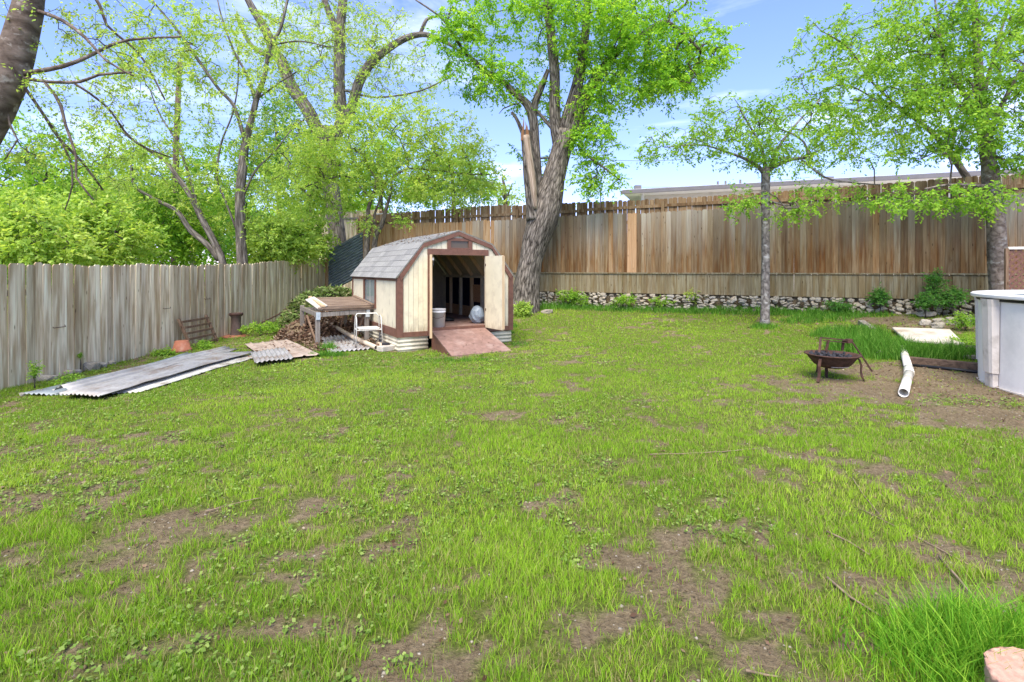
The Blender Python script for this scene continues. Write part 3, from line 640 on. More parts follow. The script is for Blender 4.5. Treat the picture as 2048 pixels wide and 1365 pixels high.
# back fence
def FB(s, off=0): return Vector((FP[0]+FD[0]*s-FN[0]*off, FP[1]+FD[1]*s-FN[1]*off))     # s metres right of FP, off behind it
S0, S1 = -7.95, 13.2
A, B = FB(S0), FB(S1)
bf = thing('wooden_fence', 'tall brown plank fence with kick boards standing on the rubble wall', 'fence', (A.x, A.y, 0))
ZR = EYE-.10; ZK = EYE-.71; ZT = EYE+1.73
def m1(s, i):
    q = s+S0
    if abs(q-2.62) < .15: return 'picket_orange'
    if abs(q-8.72) < .09 or abs(q-1.98) < .07: return 'picket_tan'
    if q < -3.4: return 'picket_tan'
    if q < -1.9: return random.choice(['picket_tan', 'picket_brown'])
    if q < 5.2: return 'picket_brown' if random.random() < .85 else 'picket_dark'
    return random.choice(['picket_dark', 'picket_dark', 'picket_brown'])
run_fence(bf, 'picket', A, B, lambda s: ZR+.02, lambda s: ZT+.02*math.sin(s*.9)+.015*math.sin(s*2.7), m1, pitch=.1435, wd=.1395, ear=.032, jit=.012, tilt=.004)
run_fence(bf, 'kick_board', A, B, lambda s: ZK, lambda s: ZR-.022, lambda s, i: 'kick', pitch=.1435, wd=.1385, ear=0, jit=.004, tilt=.006)
an = math.atan2(FD[1], FD[0]); LF_ = S1-S0
def alongbox(parent, name, s0, s1, y0, y1, z0, z1, m, bevel=0):
    return MB().box((s0, y0, z0), (s1, y1, z1)).obj(name, m, parent, bevel, rot=(0, 0, an))
for k in range(5):
    a = k*LF_/5; alongbox(bf, 'ledge_rail', a+.003, a+LF_/5-.003, -.045, .012, ZR-.018, ZR+.018, 'kick')
    alongbox(bf, 'rail', a, a+LF_/5, .012, .05, ZR+.5, ZR+.59, 'brown_wood'); alongbox(bf, 'rail', a, a+LF_/5, .012, .05, ZR+1.5, ZR+1.59, 'brown_wood')
    alongbox(bf, 'base_rail', a, a+LF_/5, .01, .06, ZK+.02, ZK+.11, 'dark_timber')
for k in range(9): alongbox(bf, 'post', 1.2+k*2.44, 1.29+k*2.44, .051, .14, -.1, ZR+1.65, 'brown_wood_v')
# upper fence behind
A2, B2 = FB(S0-1.0, .85), FB(S1+1.0, .85)
uf = thing('wooden_fence', 'taller dark brown picket fence with rails and posts behind the plank fence', 'fence', (A2.x, A2.y, 0))
ZU = EYE+2.26
run_fence(uf, 'picket', A2, B2, lambda s: .25, lambda s: ZU+.05*math.sin(s*.35)+(.04 if 5 < s < 7 else 0), lambda s, i: None if i % 17 == 40 else 'picket_back', pitch=.1425, wd=.139, ear=.030, jit=.014, tilt=.006)
L2 = S1-S0+2
nsec = 9
for k in range(nsec):
    a = .9+(k-.4)*2.5; z = ZU-.28+.02*math.sin(k*1.7)
    MB().box((max(a, 0), -.05, z-.045), (min(a+2.44, L2), -.012, z+.045)).obj('rail', 'picket_back', uf, rot=(0, 0, an))
    MB().box((max(a, 0)-.05, -.10, EYE+.3), (max(a, 0)+.045, -.055, ZU-.13)).obj('post', 'picket_back', uf, rot=(0, 0, an))
# corrugated metal panel with sloping top closing the corner
pa = Vector((-7.36, 20.42)); pb = Vector((-5.92, 20.35))
cp = thing('metal_screen', 'dark corrugated metal panel with sloping top closing the fence corner', 'metal panel', (pa.x, pa.y, 0))
nU, nV = 60, 260
zt0, zt1 = EYE+.74, EYE+1.50; zb0, zb1 = EYE-.95, EYE-.95
aa, bb = np.meshgrid(np.linspace(0, 1, 30), np.linspace(0, 1, 240))
PX = (pb.x-pa.x)*aa; zz = zb0+(zt0-zb0)*bb+(aa*((zt1-zt0)))  # ridges run parallel to the slope
zz = zz-(zt1-zt0)*0; yy = .032*np.cos(2*np.pi*(bb*(zt0-zb0))/.112)+(pb.y-pa.y)*aa
id_ = np.arange(30*240).reshape(240, 30)
F = np.stack([id_[:-1, :-1].ravel(), id_[:-1, 1:].ravel(), id_[1:, 1:].ravel(), id_[1:, :-1].ravel()], 1)
pm = link('metal_sheet', mesh('metal_sheet', np.stack([PX.ravel(), yy.ravel(), zz.ravel()], 1), F, 'galv_dark', True), cp)
pm.modifiers.new('t', 'SOLIDIFY').thickness = .002
MB().beam((0, -.02, zt0+.01), (pb.x-pa.x, pb.y-pa.y-.02, zt1+.01), .05, .02).obj('top_trim', 'galv', cp)
MB().box((1.44, -.10, 0), (1.53, -.02, EYE+2.05)).obj('post', 'grey_wood', cp)
upr = sheet_mesh('corrugated_sheet', (-5.75, 21.35, EYE+1.35), (1.35, -.2, .0), (0, 0, 1.0), 'galv_blue', pitch=.076, amp=.012)
tag(upr, 'upright bluish corrugated offcut peeking over the left end of the back fence', 'metal sheet')
# far grey fence behind the big trunk
ff = thing('wooden_fence', 'distant grey board fence behind the thick trunk outside the yard corner', 'fence', (-10.6, 25.2, 0))
run_fence(ff, 'picket', (-10.6, 25.2), (-6.0, 24.0), lambda s: EYE-1.0, lambda s: EYE+(2.45 if s < .9 else 2.62)+s*.05, lambda s, i: 'picket_grey', pitch=.15, wd=.142, ear=0, jit=.01)
an2 = math.atan2(-1.2, 4.6)
for z in (2.4,): MB().box((0, -.06, EYE+z), (4.6, -.012, EYE+z+.09)).obj('rail', 'grey_wood', ff, rot=(0, 0, an2))
for x in (.85, 4.6): MB().box((x, -.16, 0), (x+.13, -.062, EYE+2.75)).obj('post', 'brown_wood_v', ff, rot=(0, 0, an2))
# lattice at right
lt_ = thing('lattice_screen', 'brown diagonal lattice screen with a pale top rail beside the right tree', 'lattice', (9.75, 10.05, 0), R(-20))
b = MB()
z0, z1, Wd = .55, 2.02, 1.6
def clipline(x0, s):
    pts = []
    xa, xb = 0, Wd
    ya = z0+(xa-x0)*s; yb = z0+(xb-x0)*s
    P, Q = Vector((xa, 0, ya)), Vector((xb, 0, yb)); d = Q-P; t0, t1 = 0, 1
    for (lo_, hi_) in ((z0, z1),):
        ta = (lo_-P.z)/d.z; tb = (hi_-P.z)/d.z
        t0 = max(t0, min(ta, tb)); t1 = min(t1, max(ta, tb))
    return (P+d*t0, P+d*t1) if t1 > t0+.02 else None
for k in range(-15, 24):
    for s, dy in ((1, 0), (-1, .008)):
        c_ = clipline(k*.115, s)
        if c_: MB().beam(c_[0]+Vector((0, dy, 0)), c_[1]+Vector((0, dy, 0)), .006, .040, up=(0, 0, 1) if False else (s*-1, 0, 1)).obj('lattice_slat', 'trim', lt_)
MB().box((-.02, -.03, z1), (Wd, .03, z1+.05)).obj('top_rail', 'pool_post', lt_)
MB().box((-.06, -.03, z0-.3), (-.01, .03, z1+.02)).obj('post', 'brown_wood_v', lt_)
# ------------------------------------------------------------------ stones
def rock_mesh(name, seed, sub=1):
    bm = bmesh.new(); bmesh.ops.create_icosphere(bm, subdivisions=sub, radius=1); r = random.Random(seed)
    for v in bm.verts: v.co *= r.uniform(.72, 1.12); v.co.x = max(-.82, min(.85, v.co.x)); v.co.z = max(-.7, min(.75, v.co.z)); v.co.y = max(-.8, min(.8, v.co.y))
    me = bpy.data.meshes.new(name); bm.to_mesh(me); bm.free(); me.materials.append(M['stone']); return me
ROCKS = [rock_mesh('stone', s) for s in range(9)]
ROCKS2 = [rock_mesh('stone', s+30, 2) for s in range(4)]
rw = thing('rubble_wall', 'low dry wall of rough limestone rubble under the brown fence', 'stone wall', (A.x, A.y, 0))
s = 3.0; RK = []
while s < LF_-1.2:
    x, y = A.x+FD[0]*s, A.y+FD[1]*s; zb_ = g1(x+FN[0]*.3, y+FN[1]*.3)-.03; z = zb_; wcol = random.choice((.13, .16, .2, .26))*random.uniform(.85, 1.2)
    while z < ZK-.05:
        hq = random.uniform(.035, .062)*(1.45 if random.random() < .2 else 1); wq = max(wcol*random.uniform(.6, 1.0), hq*1.9)
        off = .17-.15*(z-zb_)/max(ZK-zb_, .1)+random.uniform(-.03, .04); ds = random.uniform(-.06, .06)
        RK.append((hq*wq/(y*y), (x-A.x+FN[0]*off+FD[0]*ds, y-A.y+FN[1]*off+FD[1]*ds, min(z+hq*.8, ZK-.02-hq*.6)), (wq*.60, random.uniform(.07, .12), hq), (random.uniform(-.6, .6), random.uniform(-.35, .35)*random.choice((1, 1, 2)), an+random.uniform(-.7, .7)), random.choice(ROCKS)))
        z += hq*1.45
    s += wcol*.92
RK.sort(key=lambda q: -q[0]); SV, SF = [], []
for k, (_, lc, scl, rt, me_) in enumerate(RK):
    if k < 290:
        o = bpy.data.objects.new('stone', me_); C.objects.link(o); o.parent = rw; o.location = lc; o.scale = scl; o.rotation_euler = rt
    else:
        mt = Matrix.Translation(lc) @ __import__('mathutils').Euler(rt).to_matrix().to_4x4() @ Matrix.Diagonal((*scl, 1)); b0 = len(SV)
        SV += [tuple(mt @ v.co) for v in me_.vertices]; SF += [tuple(i_+b0 for i_ in p_.vertices) for p_ in me_.polygons]
if SV: link('small_stones', mesh('small_stones', SV, SF, 'stone'), rw, kind='stuff')
print('wall stones', len(RK))
# backing earth behind the stones
MB().box((2.6, .09, .1), (LF_-.2, .6, ZK-.02)).obj('earth_fill', 'ground', rw, rot=(0, 0, an))
def rock(px, py, w_px, h_px, label, group=None, dz=0, cat='rock', name='rock', mt=None, flat=False):
    p = GP(px, py); s = p.y/1024
    me = random.choice(ROCKS2)
    if mt: me = me.copy(); me.materials[0] = M[mt]
    o = bpy.data.objects.new(name, me); C.objects.link(o); o.location = (p.x, p.y, p.z+dz+h_px*s*.35)
    o.scale = (w_px*s*.6, w_px*s*.45, h_px*s*.68); o.rotation_euler = (random.uniform(-.15, .15), random.uniform(-.15, .15), random.uniform(-.6, .6))
    return tag(o, label, cat, group)
gl = 'stones along the foot of the grey fence'
rock(92, 762, 38, 14, 'flat pale stone nearest the camera at the foot of the grey fence', gl)
rock(136, 752, 24, 14, 'rounded grey stone second along the grey fence foot, weeds round it', gl)
rock(155, 748, 16, 10, 'small cream stone tucked between two bigger ones by the grey fence', gl)
rock(180, 741, 32, 20, 'largest brownish stone in the row at the foot of the grey fence', gl)
rock(202, 736, 22, 13, 'white faced stone touching the largest one by the grey fence', gl)
rock(222, 729, 20, 10, 'last pale stone of the row, nearest the blue-grey sheet', gl)
rock(78, 785, 12, 7, 'little pinkish stone lying loose in the weeds left of the sheets', gl)
rock(45, 792, 14, 7, 'flat whitish stone half buried at the left edge of the weeds', gl)
gr_ = 'blocks piled on the bank by the pool'
rock(1850, 651, 20, 14, 'squared cream block at the bottom left of the pile on the bank', gr_)
rock(1852, 634, 32, 11, 'flat cream block lying on top of the pile on the bank', gr_, dz=.02)
rock(1879, 647, 28, 12, 'pointed tan block in the middle of the pile on the bank', gr_)
rock(1876, 656, 24, 12, 'brown stone under the pointed block on the bank', gr_)
rock(1910, 650, 30, 17, 'large grey mossy block right of the pointed one on the bank', gr_)
rock(1938, 650, 28, 17, 'dark grey block furthest right, almost touching the pool', gr_)
rock(1759, 713, 20, 14, 'pale stone half hidden in the tall grass behind the white pipe', None)
rock(1094, 627, 24, 9, 'pinkish stone in the grass at the foot of the big tree', None)
# ------------------------------------------------------------------ trees
def catmull(P, Rr, step):
    P = [Vector(p) for p in P]; out_ = []; ro = []
    for i in range(len(P)-1):
        p0 = P[max(i-1, 0)]; p1 = P[i]; p2 = P[i+1]; p3 = P[min(i+2, len(P)-1)]
        n = max(1, int((p2-p1).length/step))
        for k in range(n):
            t = k/n
            out_.append(.5*((2*p1)+(-p0+p2)*t+(2*p0-5*p1+4*p2-p3)*t*t+(-p0+3*p1-3*p2+p3)*t**3)); ro.append(Rr[i]*(1-t)+Rr[i+1]*t)
    out_.append(P[-1]); ro.append(Rr[-1]); return out_, ro
def barked(name, pts, rad, n, m, parent, org, lump=.06, kind=None):
    V, F, B = tube([p-org for p in pts], rad, n, True)
    V = np.array([tuple(v) for v in V]); Bn = np.array(B)
    if lump:
        cen = np.repeat(np.array([tuple(p-org) for p in pts]), n, axis=0)
        ang_ = np.arctan2(Bn[:, 1], Bn[:, 0])
        k = 1+lump*(fbm(np.cos(ang_)*1.6+3, Bn[:, 2]*1.1+np.sin(ang_)*1.6, 5, 3)-.5)*3
        V = cen+(V-cen)*k[:, None]
    me = mesh(name, V, F, m, True, vattr=('bark', Bn)); return link(name, me, parent, kind=kind)
DENS = 1.15
def tree(name, label, cat, Ybase, limbs, blobs, bark, leaf, lsize=.07, nleaf=10, nsub=5, sub=.42, tip=.0045, group=None, base=None, droop=.15, fork=None, twigr=1.0, seed=0, wdr=.5, maxr=.05, reach=None, twign=True):
    """limbs: list of (part name, [(px,py,width_px,dY)...]); blobs: (px,py,rx,ry,dY,depth,n)"""
    global RNG
    RNG = np.random.default_rng(100+seed); random.seed(100+seed)
    LP = []
    for nm, pts in limbs:
        P = []; Rr = []
        for q in pts:
            Yq = Ybase+(q[3] if len(q) > 3 else 0); P.append(W(q[0], q[1], Yq)); Rr.append(q[2]/2*Yq/1024)
        LP.append((nm, *catmull(P, Rr, .16)))
    org = LP[0][1][0].copy(); org.z = g1(org.x, org.y) if base is None else base
    t = thing(name, label, cat, org, 0, group)
    pos = []; par = []
    for nm, P, Rr in LP:
        big = max(Rr)
        barked(nm, P, Rr, 18 if big > .12 else (10 if big > .04 else 6), bark, t, org, .07 if big > .1 else .03)
        b0 = len(pos)
        for i, p in enumerate(P): pos.append(p); par.append(b0+i-1 if i else -1)
    pos = np.array([tuple(p) for p in pos]); nl = len(pos); limbr = np.concatenate([Rr for _, _, Rr in LP])
    ok = np.ones(nl, bool); l0 = len(LP[0][1])
    if l0 > 4 and len(LP) > 1: ok[:int(l0*.7)] = False
    AT = []
    for (px, py, rx, ry, dY, dep, n) in blobs:
        c = W(px, py, Ybase+dY); s = (Ybase+dY)/1024
        n = int(n*DENS) if n > 12 else n
        d = rdir(n); r = RNG.random(n)**.42
        AT.append(np.array(tuple(c))+d*r[:, None]*np.array([rx*s, dep, ry*s]))
    if not AT: return t
    AT = np.concatenate(AT)
    D0 = np.array([np.min(np.linalg.norm(pos[ok]-a, axis=1)) for a in AT]); AT = AT[np.argsort(D0)]
    if reach: AT = AT[np.sort(D0) < reach]
    nodes = list(pos); okl = list(ok); parent_ = [-1]*nl; NP = np.zeros((nl+len(AT)*14, 3)); NP[:nl] = pos; OK = np.zeros(len(NP), bool); OK[:nl] = ok
    cntn = nl; paths = []
    for a in AT:
        dd = np.linalg.norm(NP[:cntn]-a, axis=1); dd[~OK[:cntn]] = 1e9
        dd[:nl] *= .92
        j = int(np.argmin(dd)); Ld = dd[j]; m = int(min(12, max(2, Ld/.22)))
        s = NP[j]; st = np.array([0, 0, .28*Ld]) ; off = RNG.normal(size=3)*.07*Ld
        path = [j]
        for k in range(1, m+1):
            f = k/m; p = s+(a-s)*f+st*math.sin(math.pi*f)*.45+off*math.sin(math.pi*f)+(RNG.normal(size=3)*.018 if k < m else 0)
            NP[cntn] = p; OK[cntn] = True; parent_.append(path[-1]); path.append(cntn); cntn += 1
        paths.append(path)
    wgt = np.zeros(cntn)
    for path in paths: wgt[path[-1]] += 1
    for i in range(cntn-1, nl-1, -1): wgt[parent_[i]] += wgt[i]
    rad_ = np.minimum(tip*np.maximum(wgt, 1)**.5*twigr, maxr)
    TV = []; TF = []; TB = []
    for path in paths:
        j = path[0]; rr = [min(rad_[path[1]], (limbr[j] if j < nl else rad_[j]))]+[rad_[k] for k in path[1:]]
        V, F, B = tube([Vector(NP[k]-np.array(tuple(org))) for k in path], rr, 5 if rr[0] > .012 else 3)
        b = len(TV); TV += V; TB += B; TF += [tuple(q+b for q in f) for f in F]
    # sprays: little twigs carrying leaves
    n = len(AT); tipi = np.array([p[-1] for p in paths]); prv = np.array([p[-2] for p in paths])
    tipp = NP[tipi]; dirp = tipp-NP[prv]; dirp /= np.maximum(np.linalg.norm(dirp, axis=1, keepdims=True), 1e-6)
    base_ = np.repeat(tipp, nsub, 0); dr = np.repeat(dirp, nsub, 0)*.55+rdir(n*nsub, .7); dr[:, 2] -= droop; dr /= np.linalg.norm(dr, axis=1, keepdims=True)
    ln = sub*RNG.uniform(.5, 1.25, n*nsub)
    endp = base_+dr*ln[:, None]; endp[:, 2] -= ln*droop*.7
    if twign:
        o3 = np.array(tuple(org)); 
        e = rdir(n*nsub)*.0028
        e2 = np.cross(dr, e); e2 = e2/np.maximum(np.linalg.norm(e2, axis=1, keepdims=True), 1e-6)*.0028
        Vt = np.stack([base_-e-o3, base_+e-o3, endp-o3, base_+e2-o3], 1).reshape(-1, 3)
        b = len(TV); i4 = np.arange(n*nsub)*4+b
        TV = [tuple(v) for v in TV]+[tuple(v) for v in Vt]; TB = [tuple(q) for q in TB]+[(0, 0, 0)]*len(Vt)
        TF += [(int(i), int(i+1), int(i+2)) for i in i4]+[(int(i+1), int(i+3), int(i+2)) for i in i4]
    me = mesh('twigs', np.array([tuple(v) for v in TV]), TF, bark if isinstance(bark, str) and bark in ('bark_thin',) else 'bark_thin', True, vattr=('bark', np.array([tuple(q) for q in TB])))
    link('twigs', me, t, kind='stuff')
    nleaf = int(nleaf*1.25); m = n*nsub*nleaf
    f = np.tile(np.linspace(.15, 1.0, nleaf), n*nsub)+RNG.normal(size=m)*.03
    B0 = np.repeat(base_, nleaf, 0); Dn = np.repeat(endp-base_, nleaf, 0)
    P = B0+Dn*f[:, None]+RNG.normal(size=(m, 3))*.012
    dn = Dn/np.maximum(np.linalg.norm(Dn, axis=1, keepdims=True), 1e-6)
    D = dn*.5+rdir(m, .6)*.8; D[:, 2] -= .25
    Nn = rdir(m)*.75; Nn[:, 2] += .8
    s = lsize*1.12*RNG.uniform(.55, 1.3, m)
    V, F = leafVF(P-np.array(tuple(org)), D, Nn, s, s*wdr, .12)
    cl = np.repeat(RNG.random(n), nsub*nleaf)
    link('crown', mesh('crown', V, F, leaf, attr=np.clip(RNG.random(m)*.6+cl*.4, 0, 1)), t, kind='stuff')
    return t
# E: the big old tree in front of the fence
E = tree('old_tree', 'large leaning tree with thick forked grey trunk and broken limb behind the shed', 'tree', 15.8,
  [('trunk', [(1046, 632, 74), (1051, 600, 60), (1055, 560, 50), (1062, 520, 48), (1072, 480, 56), (1084, 440, 64), (1095, 400, 60), (1106, 360, 46), (1117, 320, 42), (1127, 285, 42), (1132, 262, 40)]),
   ('branch', [(1120, 285, 30), (1112, 253, 24), (1109, 201, 22), (1109, 146, 22), (1102, 73, 19), (1095, 0, 17), (1092, -90, 12, .3)]),
   ('branch', [(1128, 280, 32), (1134, 249, 30), (1147, 201, 26), (1161, 139, 22), (1170, 73, 17), (1175, 0, 15), (1180, -80, 10, -.5)]),
   ('branch', [(1134, 282, 34), (1150, 245, 28), (1172, 198, 24), (1190, 161, 22), (1219, 121, 19), (1245, 92, 15, -.3), (1290, 66, 12, -.7), (1335, 45, 8, -1.0), (1400, 100, 5, -1.2)]),
   ('branch', [(1138, 285, 24), (1158, 262, 17, -.1), (1179, 245, 15, -.2)]),
   ('branch', [(1078, 440, 34), (1074, 400, 28), (1073, 348, 22), (1069, 275, 19), (1066, 240, 20), (1054, 209, 17), (1029, 187, 13), (1003, 161, 12), (974, 146, 11), (952, 125, 9), (934, 110, 7), (915, 84, 6, -.3), (900, 59, 5, -.4), (879, 33, 4, -.5), (831, 0, 3, -.6)]),
   ('branch', [(1066, 245, 16), (1071, 205, 15), (1084, 172, 13), (1096, 140, 8)]),
   ('branch', [(1117, 285, 9), (1109, 264, 8), (1084, 234, 7), (1058, 205, 6)]),
   ('branch', [(1073, 318, 4), (1100, 316, 3), (1130, 318, 3)]),
   ('branch', [(1160, 300, 7, -.3), (1200, 330, 4, -.8), (1240, 360, 3, -1.1)])],
  [(900, 70, 45, 60, -.4, .9, 26), (955, 60, 75, 60, -.2, 1.2, 42), (960, 150, 80, 50, -.2, 1.0, 44), (1030, 30, 90, 60, 0, 1.6, 30), (1020, 160, 55, 60, 0, 1.0, 24), (1100, 40, 90, 80, 0, 1.8, 50),
   (1190, 50, 95, 90, -.2, 1.8, 100), (1290, 60, 100, 80, -.7, 1.8, 110), (1385, 105, 70, 50, -1, 1.4, 75), (1240, 150, 95, 70, -.3, 1.5, 100), (1340, 155, 75, 45, -1, 1.3, 60), (1185, 215, 45, 45, -.3, .8, 30), (1100, -90, 250, 90, 0, 2.5, 60), (1300, -60, 200, 80, -.6, 2.0, 50),
   (1195, 285, 40, 45, -.6, .6, 30), (1175, 345, 28, 50, -.5, .5, 18), (1225, 350, 25, 25, -1, .4, 10), (1150, 275, 15, 15, -.5, .3, 8), (1090, 205, 40, 50, .2, .7, 14), (1075, 315, 50, 40, .8, .5, 8)],
  'bark_e', 'leaf_e', lsize=.085, nleaf=11, nsub=6, sub=.42, seed=1, tip=.005)
def splint(name, pts, Yb, m, n=9, jag=0, nm='broken_limb'):
    P = [W(q[0], q[1], Yb+(q[3] if len(q) > 3 else 0)) for q in pts]; Rr = [q[2]/2*Yb/1024 for q in pts]
    P, Rr = catmull(P, Rr, .12); org = Vector(E.location)
    o = barked(nm, P, Rr, n, m, E, org, .12)
    if jag:
        me = o.data; k = len(me.vertices)
        for i in range(k-n, k): me.vertices[i].co.z += random.uniform(-.05, jag)
    return o
splint('x', [(1070, 440, 34), (1066, 403, 30), (1060, 348, 28), (1054, 293, 24), (1050, 262, 20)], 15.62, 'bark_e', 12)['label'] = 'grey torn stub of the broken limb'
splint('x', [(1071, 418, 6, -.20), (1067, 380, 14, -.20), (1061, 335, 16, -.18), (1056, 300, 15, -.15), (1052, 272, 15, -.12)], 15.55, 'splinter', 9, nm='bare_wood')
def shards():
    b = MB(); org = Vector(E.location); c = W(1051, 274, 15.45)-org; rr = random.Random(4)
    for k in range(16):
        a = rr.uniform(0, 6.28); q = c+Vector((math.cos(a)*.10, math.sin(a)*.06, -.12)); h = rr.choice((.12, .2, .3, .42, .6))*rr.uniform(.8, 1.1)*(1.15 if math.cos(a) < .3 else .7)
        lean = Vector((rr.uniform(-.10, .05), rr.uniform(-.05, .05), h+.12)); b.tube([q, q+lean*.5+Vector((rr.uniform(-.02, .02), 0, 0)), q+lean], [rr.uniform(.035, .06), rr.uniform(.02, .04), .004], 5)
    b.obj('splintered_tip', 'splinter_tip', E)
shards()
splint('x', [(1046, 268, 9, 0), (1038, 248, 8), (1030, 233, 7), (1023, 225, 6)], 15.6, 'bark_e', 7, nm='dead_stub')
splint('x', [(1040, 206, 3, 0), (1020, 212, 3), (1006, 218, 2), (998, 228, 1)], 15.6, 'bark_thin', 5, nm='dead_stub')
# D: small multi-stem tree by the corner
tree('small_tree', 'bushy multi-stem tree with bright spring leaves between metal panel and shed roof', 'tree', 18.6,
  [('trunk', [(736, 545, 13), (733, 509, 12), (735, 474, 11), (738, 448, 10), (736, 421, 8), (742, 400, 7), (750, 377, 6), (756, 350, 4)]),
   ('trunk', [(748, 520, 11), (749, 492, 11), (753, 469, 10), (763, 451, 10), (770, 427, 8), (776, 405, 6), (782, 385, 5), (787, 352, 4), (816, 337, 4), (813, 311, 3), (798, 275, 3)]),
   ('branch', [(753, 469, 6), (748, 440, 5), (752, 420, 5), (765, 380, 4), (740, 340, 3), (720, 300, 3, .4)]),
   ('branch', [(816, 337, 3), (875, 341, 3), (926, 348, 2.5), (980, 350, 2)]),
   ('branch', [(742, 400, 4), (699, 355, 3), (650, 360, 3, -.3), (610, 375, 2, -.4)])],
  [(690, 300, 95, 60, 0, 1.6, 75), (790, 270, 105, 65, 0, 1.8, 95), (890, 280, 80, 60, 0, 1.6, 65), (950, 335, 60, 55, 0, 1.3, 50), (640, 345, 80, 60, 0, 1.5, 60), (780, 355, 120, 45, -.2, 1.5, 70), (875, 375, 95, 38, -.2, 1.3, 55), (640, 410, 65, 30, .2, 1.0, 30), (720, 230, 70, 35, 0, 1.2, 26), (820, 215, 60, 25, 0, 1, 16), (735, 440, 25, 18, -.2, .4, 6), (800, 445, 14, 14, -.3, .3, 5)],
  'bark_thin', 'leaf_light', lsize=.085, nleaf=9, nsub=6, sub=.42, seed=2, tip=.004)
# C: thick old tree outside the corner
tree('old_tree', 'tall thick-trunked tree with arching bare limbs outside the far corner', 'tree', 22.5,
  [('trunk', [(682, 560, 40), (677, 497, 34), (669, 430, 33), (661, 369, 32), (655, 300, 34), (660, 255, 32)]),
   ('branch', [(652, 285, 26), (630, 250, 26), (615, 220, 26), (582, 172, 24), (564, 125, 22), (548, 105, 20), (533, 65, 18), (506, 19, 14), (480, -30, 10)]),
   ('branch', [(665, 285, 26), (684, 240, 24), (680, 200, 24), (678, 157, 22), (679, 103, 22), (681, 48, 19), (686, 0, 17), (690, -60, 12)]),
   ('branch', [(680, 80, 12), (670, 51, 14), (655, 18, 13), (640, -30, 10)]),
   ('branch', [(665, 280, 24), (700, 225, 21), (718, 165, 20), (743, 125, 18), (780, 95, 15), (816, 75, 13), (853, 70, 10), (897, 88, 8), (915, 100, 3)]),
   ('branch', [(838, 72, 6), (846, 55, 8), (853, 40, 7), (868, 33, 5)]),
   ('branch', [(548, 115, 10), (520, 105, 9), (502, 90, 8), (491, 72, 8), (472, 30, 7)]),
   ('branch', [(686, 180, 5), (750, 195, 4), (830, 185, 3), (880, 165, 3), (902, 155, 2)])],
  [(600, 90, 90, 80, 0, 2.5, 20), (690, 90, 60, 90, 0, 2, 22), (760, 110, 70, 60, 0, 2, 16), (740, 40, 80, 50, 0, 2, 12), (560, 40, 80, 50, 0, 2, 14), (860, 150, 60, 50, 0, 1.5, 10), (640, 200, 90, 60, 0, 2, 34), (780, 190, 70, 40, 0, 1.6, 18), (580, 120, 110, 90, 0, 2.5, 60), (720, 60, 110, 70, 0, 2.5, 50), (800, 130, 90, 60, 0, 2, 40), (640, 40, 90, 60, 0, 2, 34), (650, 280, 70, 50, -.5, 1.8, 50), (600, 300, 60, 60, 0, 2, 44)],
  'bark_c', 'leaf_light', lsize=.095, nleaf=8, nsub=5, sub=.55, seed=3, tip=.005)
# B: multi-stem tree behind the left fence
DENS = 1.0
tree('multi_stem_tree', 'slim multi-stem tree with sparse young leaves just behind the grey fence', 'tree', 15.6,
  [('trunk', [(487, 560, 22), (483, 495, 20), (480, 400, 19), (484, 343, 18), (491, 286, 15), (506, 228, 12), (514, 194, 11), (529, 152, 9), (541, 91, 7), (560, 61, 6), (575, 0, 5), (590, -60, 3)]),
   ('trunk', [(450, 560, 15), (442, 514, 14), (404, 438, 13), (381, 392, 12), (354, 354, 9), (327, 320, 7), (274, 286, 5), (228, 251, 3)]),
   ('branch', [(438, 520, 12), (415, 490, 12), (381, 461, 11), (354, 423, 9), (312, 400, 7), (270, 373, 6), (263, 331, 5)]),
   ('branch', [(489, 280, 8), (468, 213, 7), (438, 179, 6), (400, 126, 6), (358, 65, 5), (305, 0, 3), (290, -50, 2)]),
   ('branch', [(510, 198, 7), (491, 145, 5), (468, 103, 4), (442, 30, 3), (430, -30, 2)]),
   ('branch', [(472, 457, 5), (450, 400, 4), (434, 358, 4), (442, 289, 4), (465, 228, 3), (476, 164, 3), (476, 99, 2)]),
   ('branch', [(484, 400, 5), (510, 343, 4), (548, 305, 3), (583, 259, 2)]),
   ('branch', [(520, 194, 4), (560, 165, 3), (600, 140, 2.5)]),
   ('branch', [(541, 91, 4), (600, 83, 3), (660, 95, 2)]),
   ('branch', [(404, 438, 5), (360, 300, 4), (320, 230, 3), (300, 180, 2)])],
  [(350, 70, 90, 70, 0, 1.8, 26), (470, 60, 90, 60, 0, 1.8, 20), (560, 100, 60, 70, 0, 1.5, 18), (400, 160, 90, 60, 0, 1.6, 26), (300, 200, 90, 60, 0, 1.5, 22), (250, 280, 80, 50, 0, 1.5, 26), (430, 250, 80, 60, 0, 1.5, 26), (520, 280, 60, 60, .3, 1.3, 22), (340, 330, 90, 50, 0, 1.5, 36), (280, 390, 90, 50, .2, 1.3, 34), (470, 360, 90, 50, .4, 1.3, 30), (560, 350, 60, 60, .6, 1.2, 20), (400, 440, 110, 50, .6, 1.2, 36), (540, 450, 60, 50, .4, 1, 26), (250, 60, 90, 60, 0, 1.6, 26), (420, 80, 120, 70, 0, 2, 44), (540, 180, 80, 70, 0, 1.6, 34), (330, 140, 100, 60, .3, 1.6, 34), (200, 150, 90, 60, 0, 1.6, 22)],
  'bark_c', 'leaf_light', lsize=.08, nleaf=10, nsub=5, sub=.42, seed=4, tip=.0036, reach=2.9)
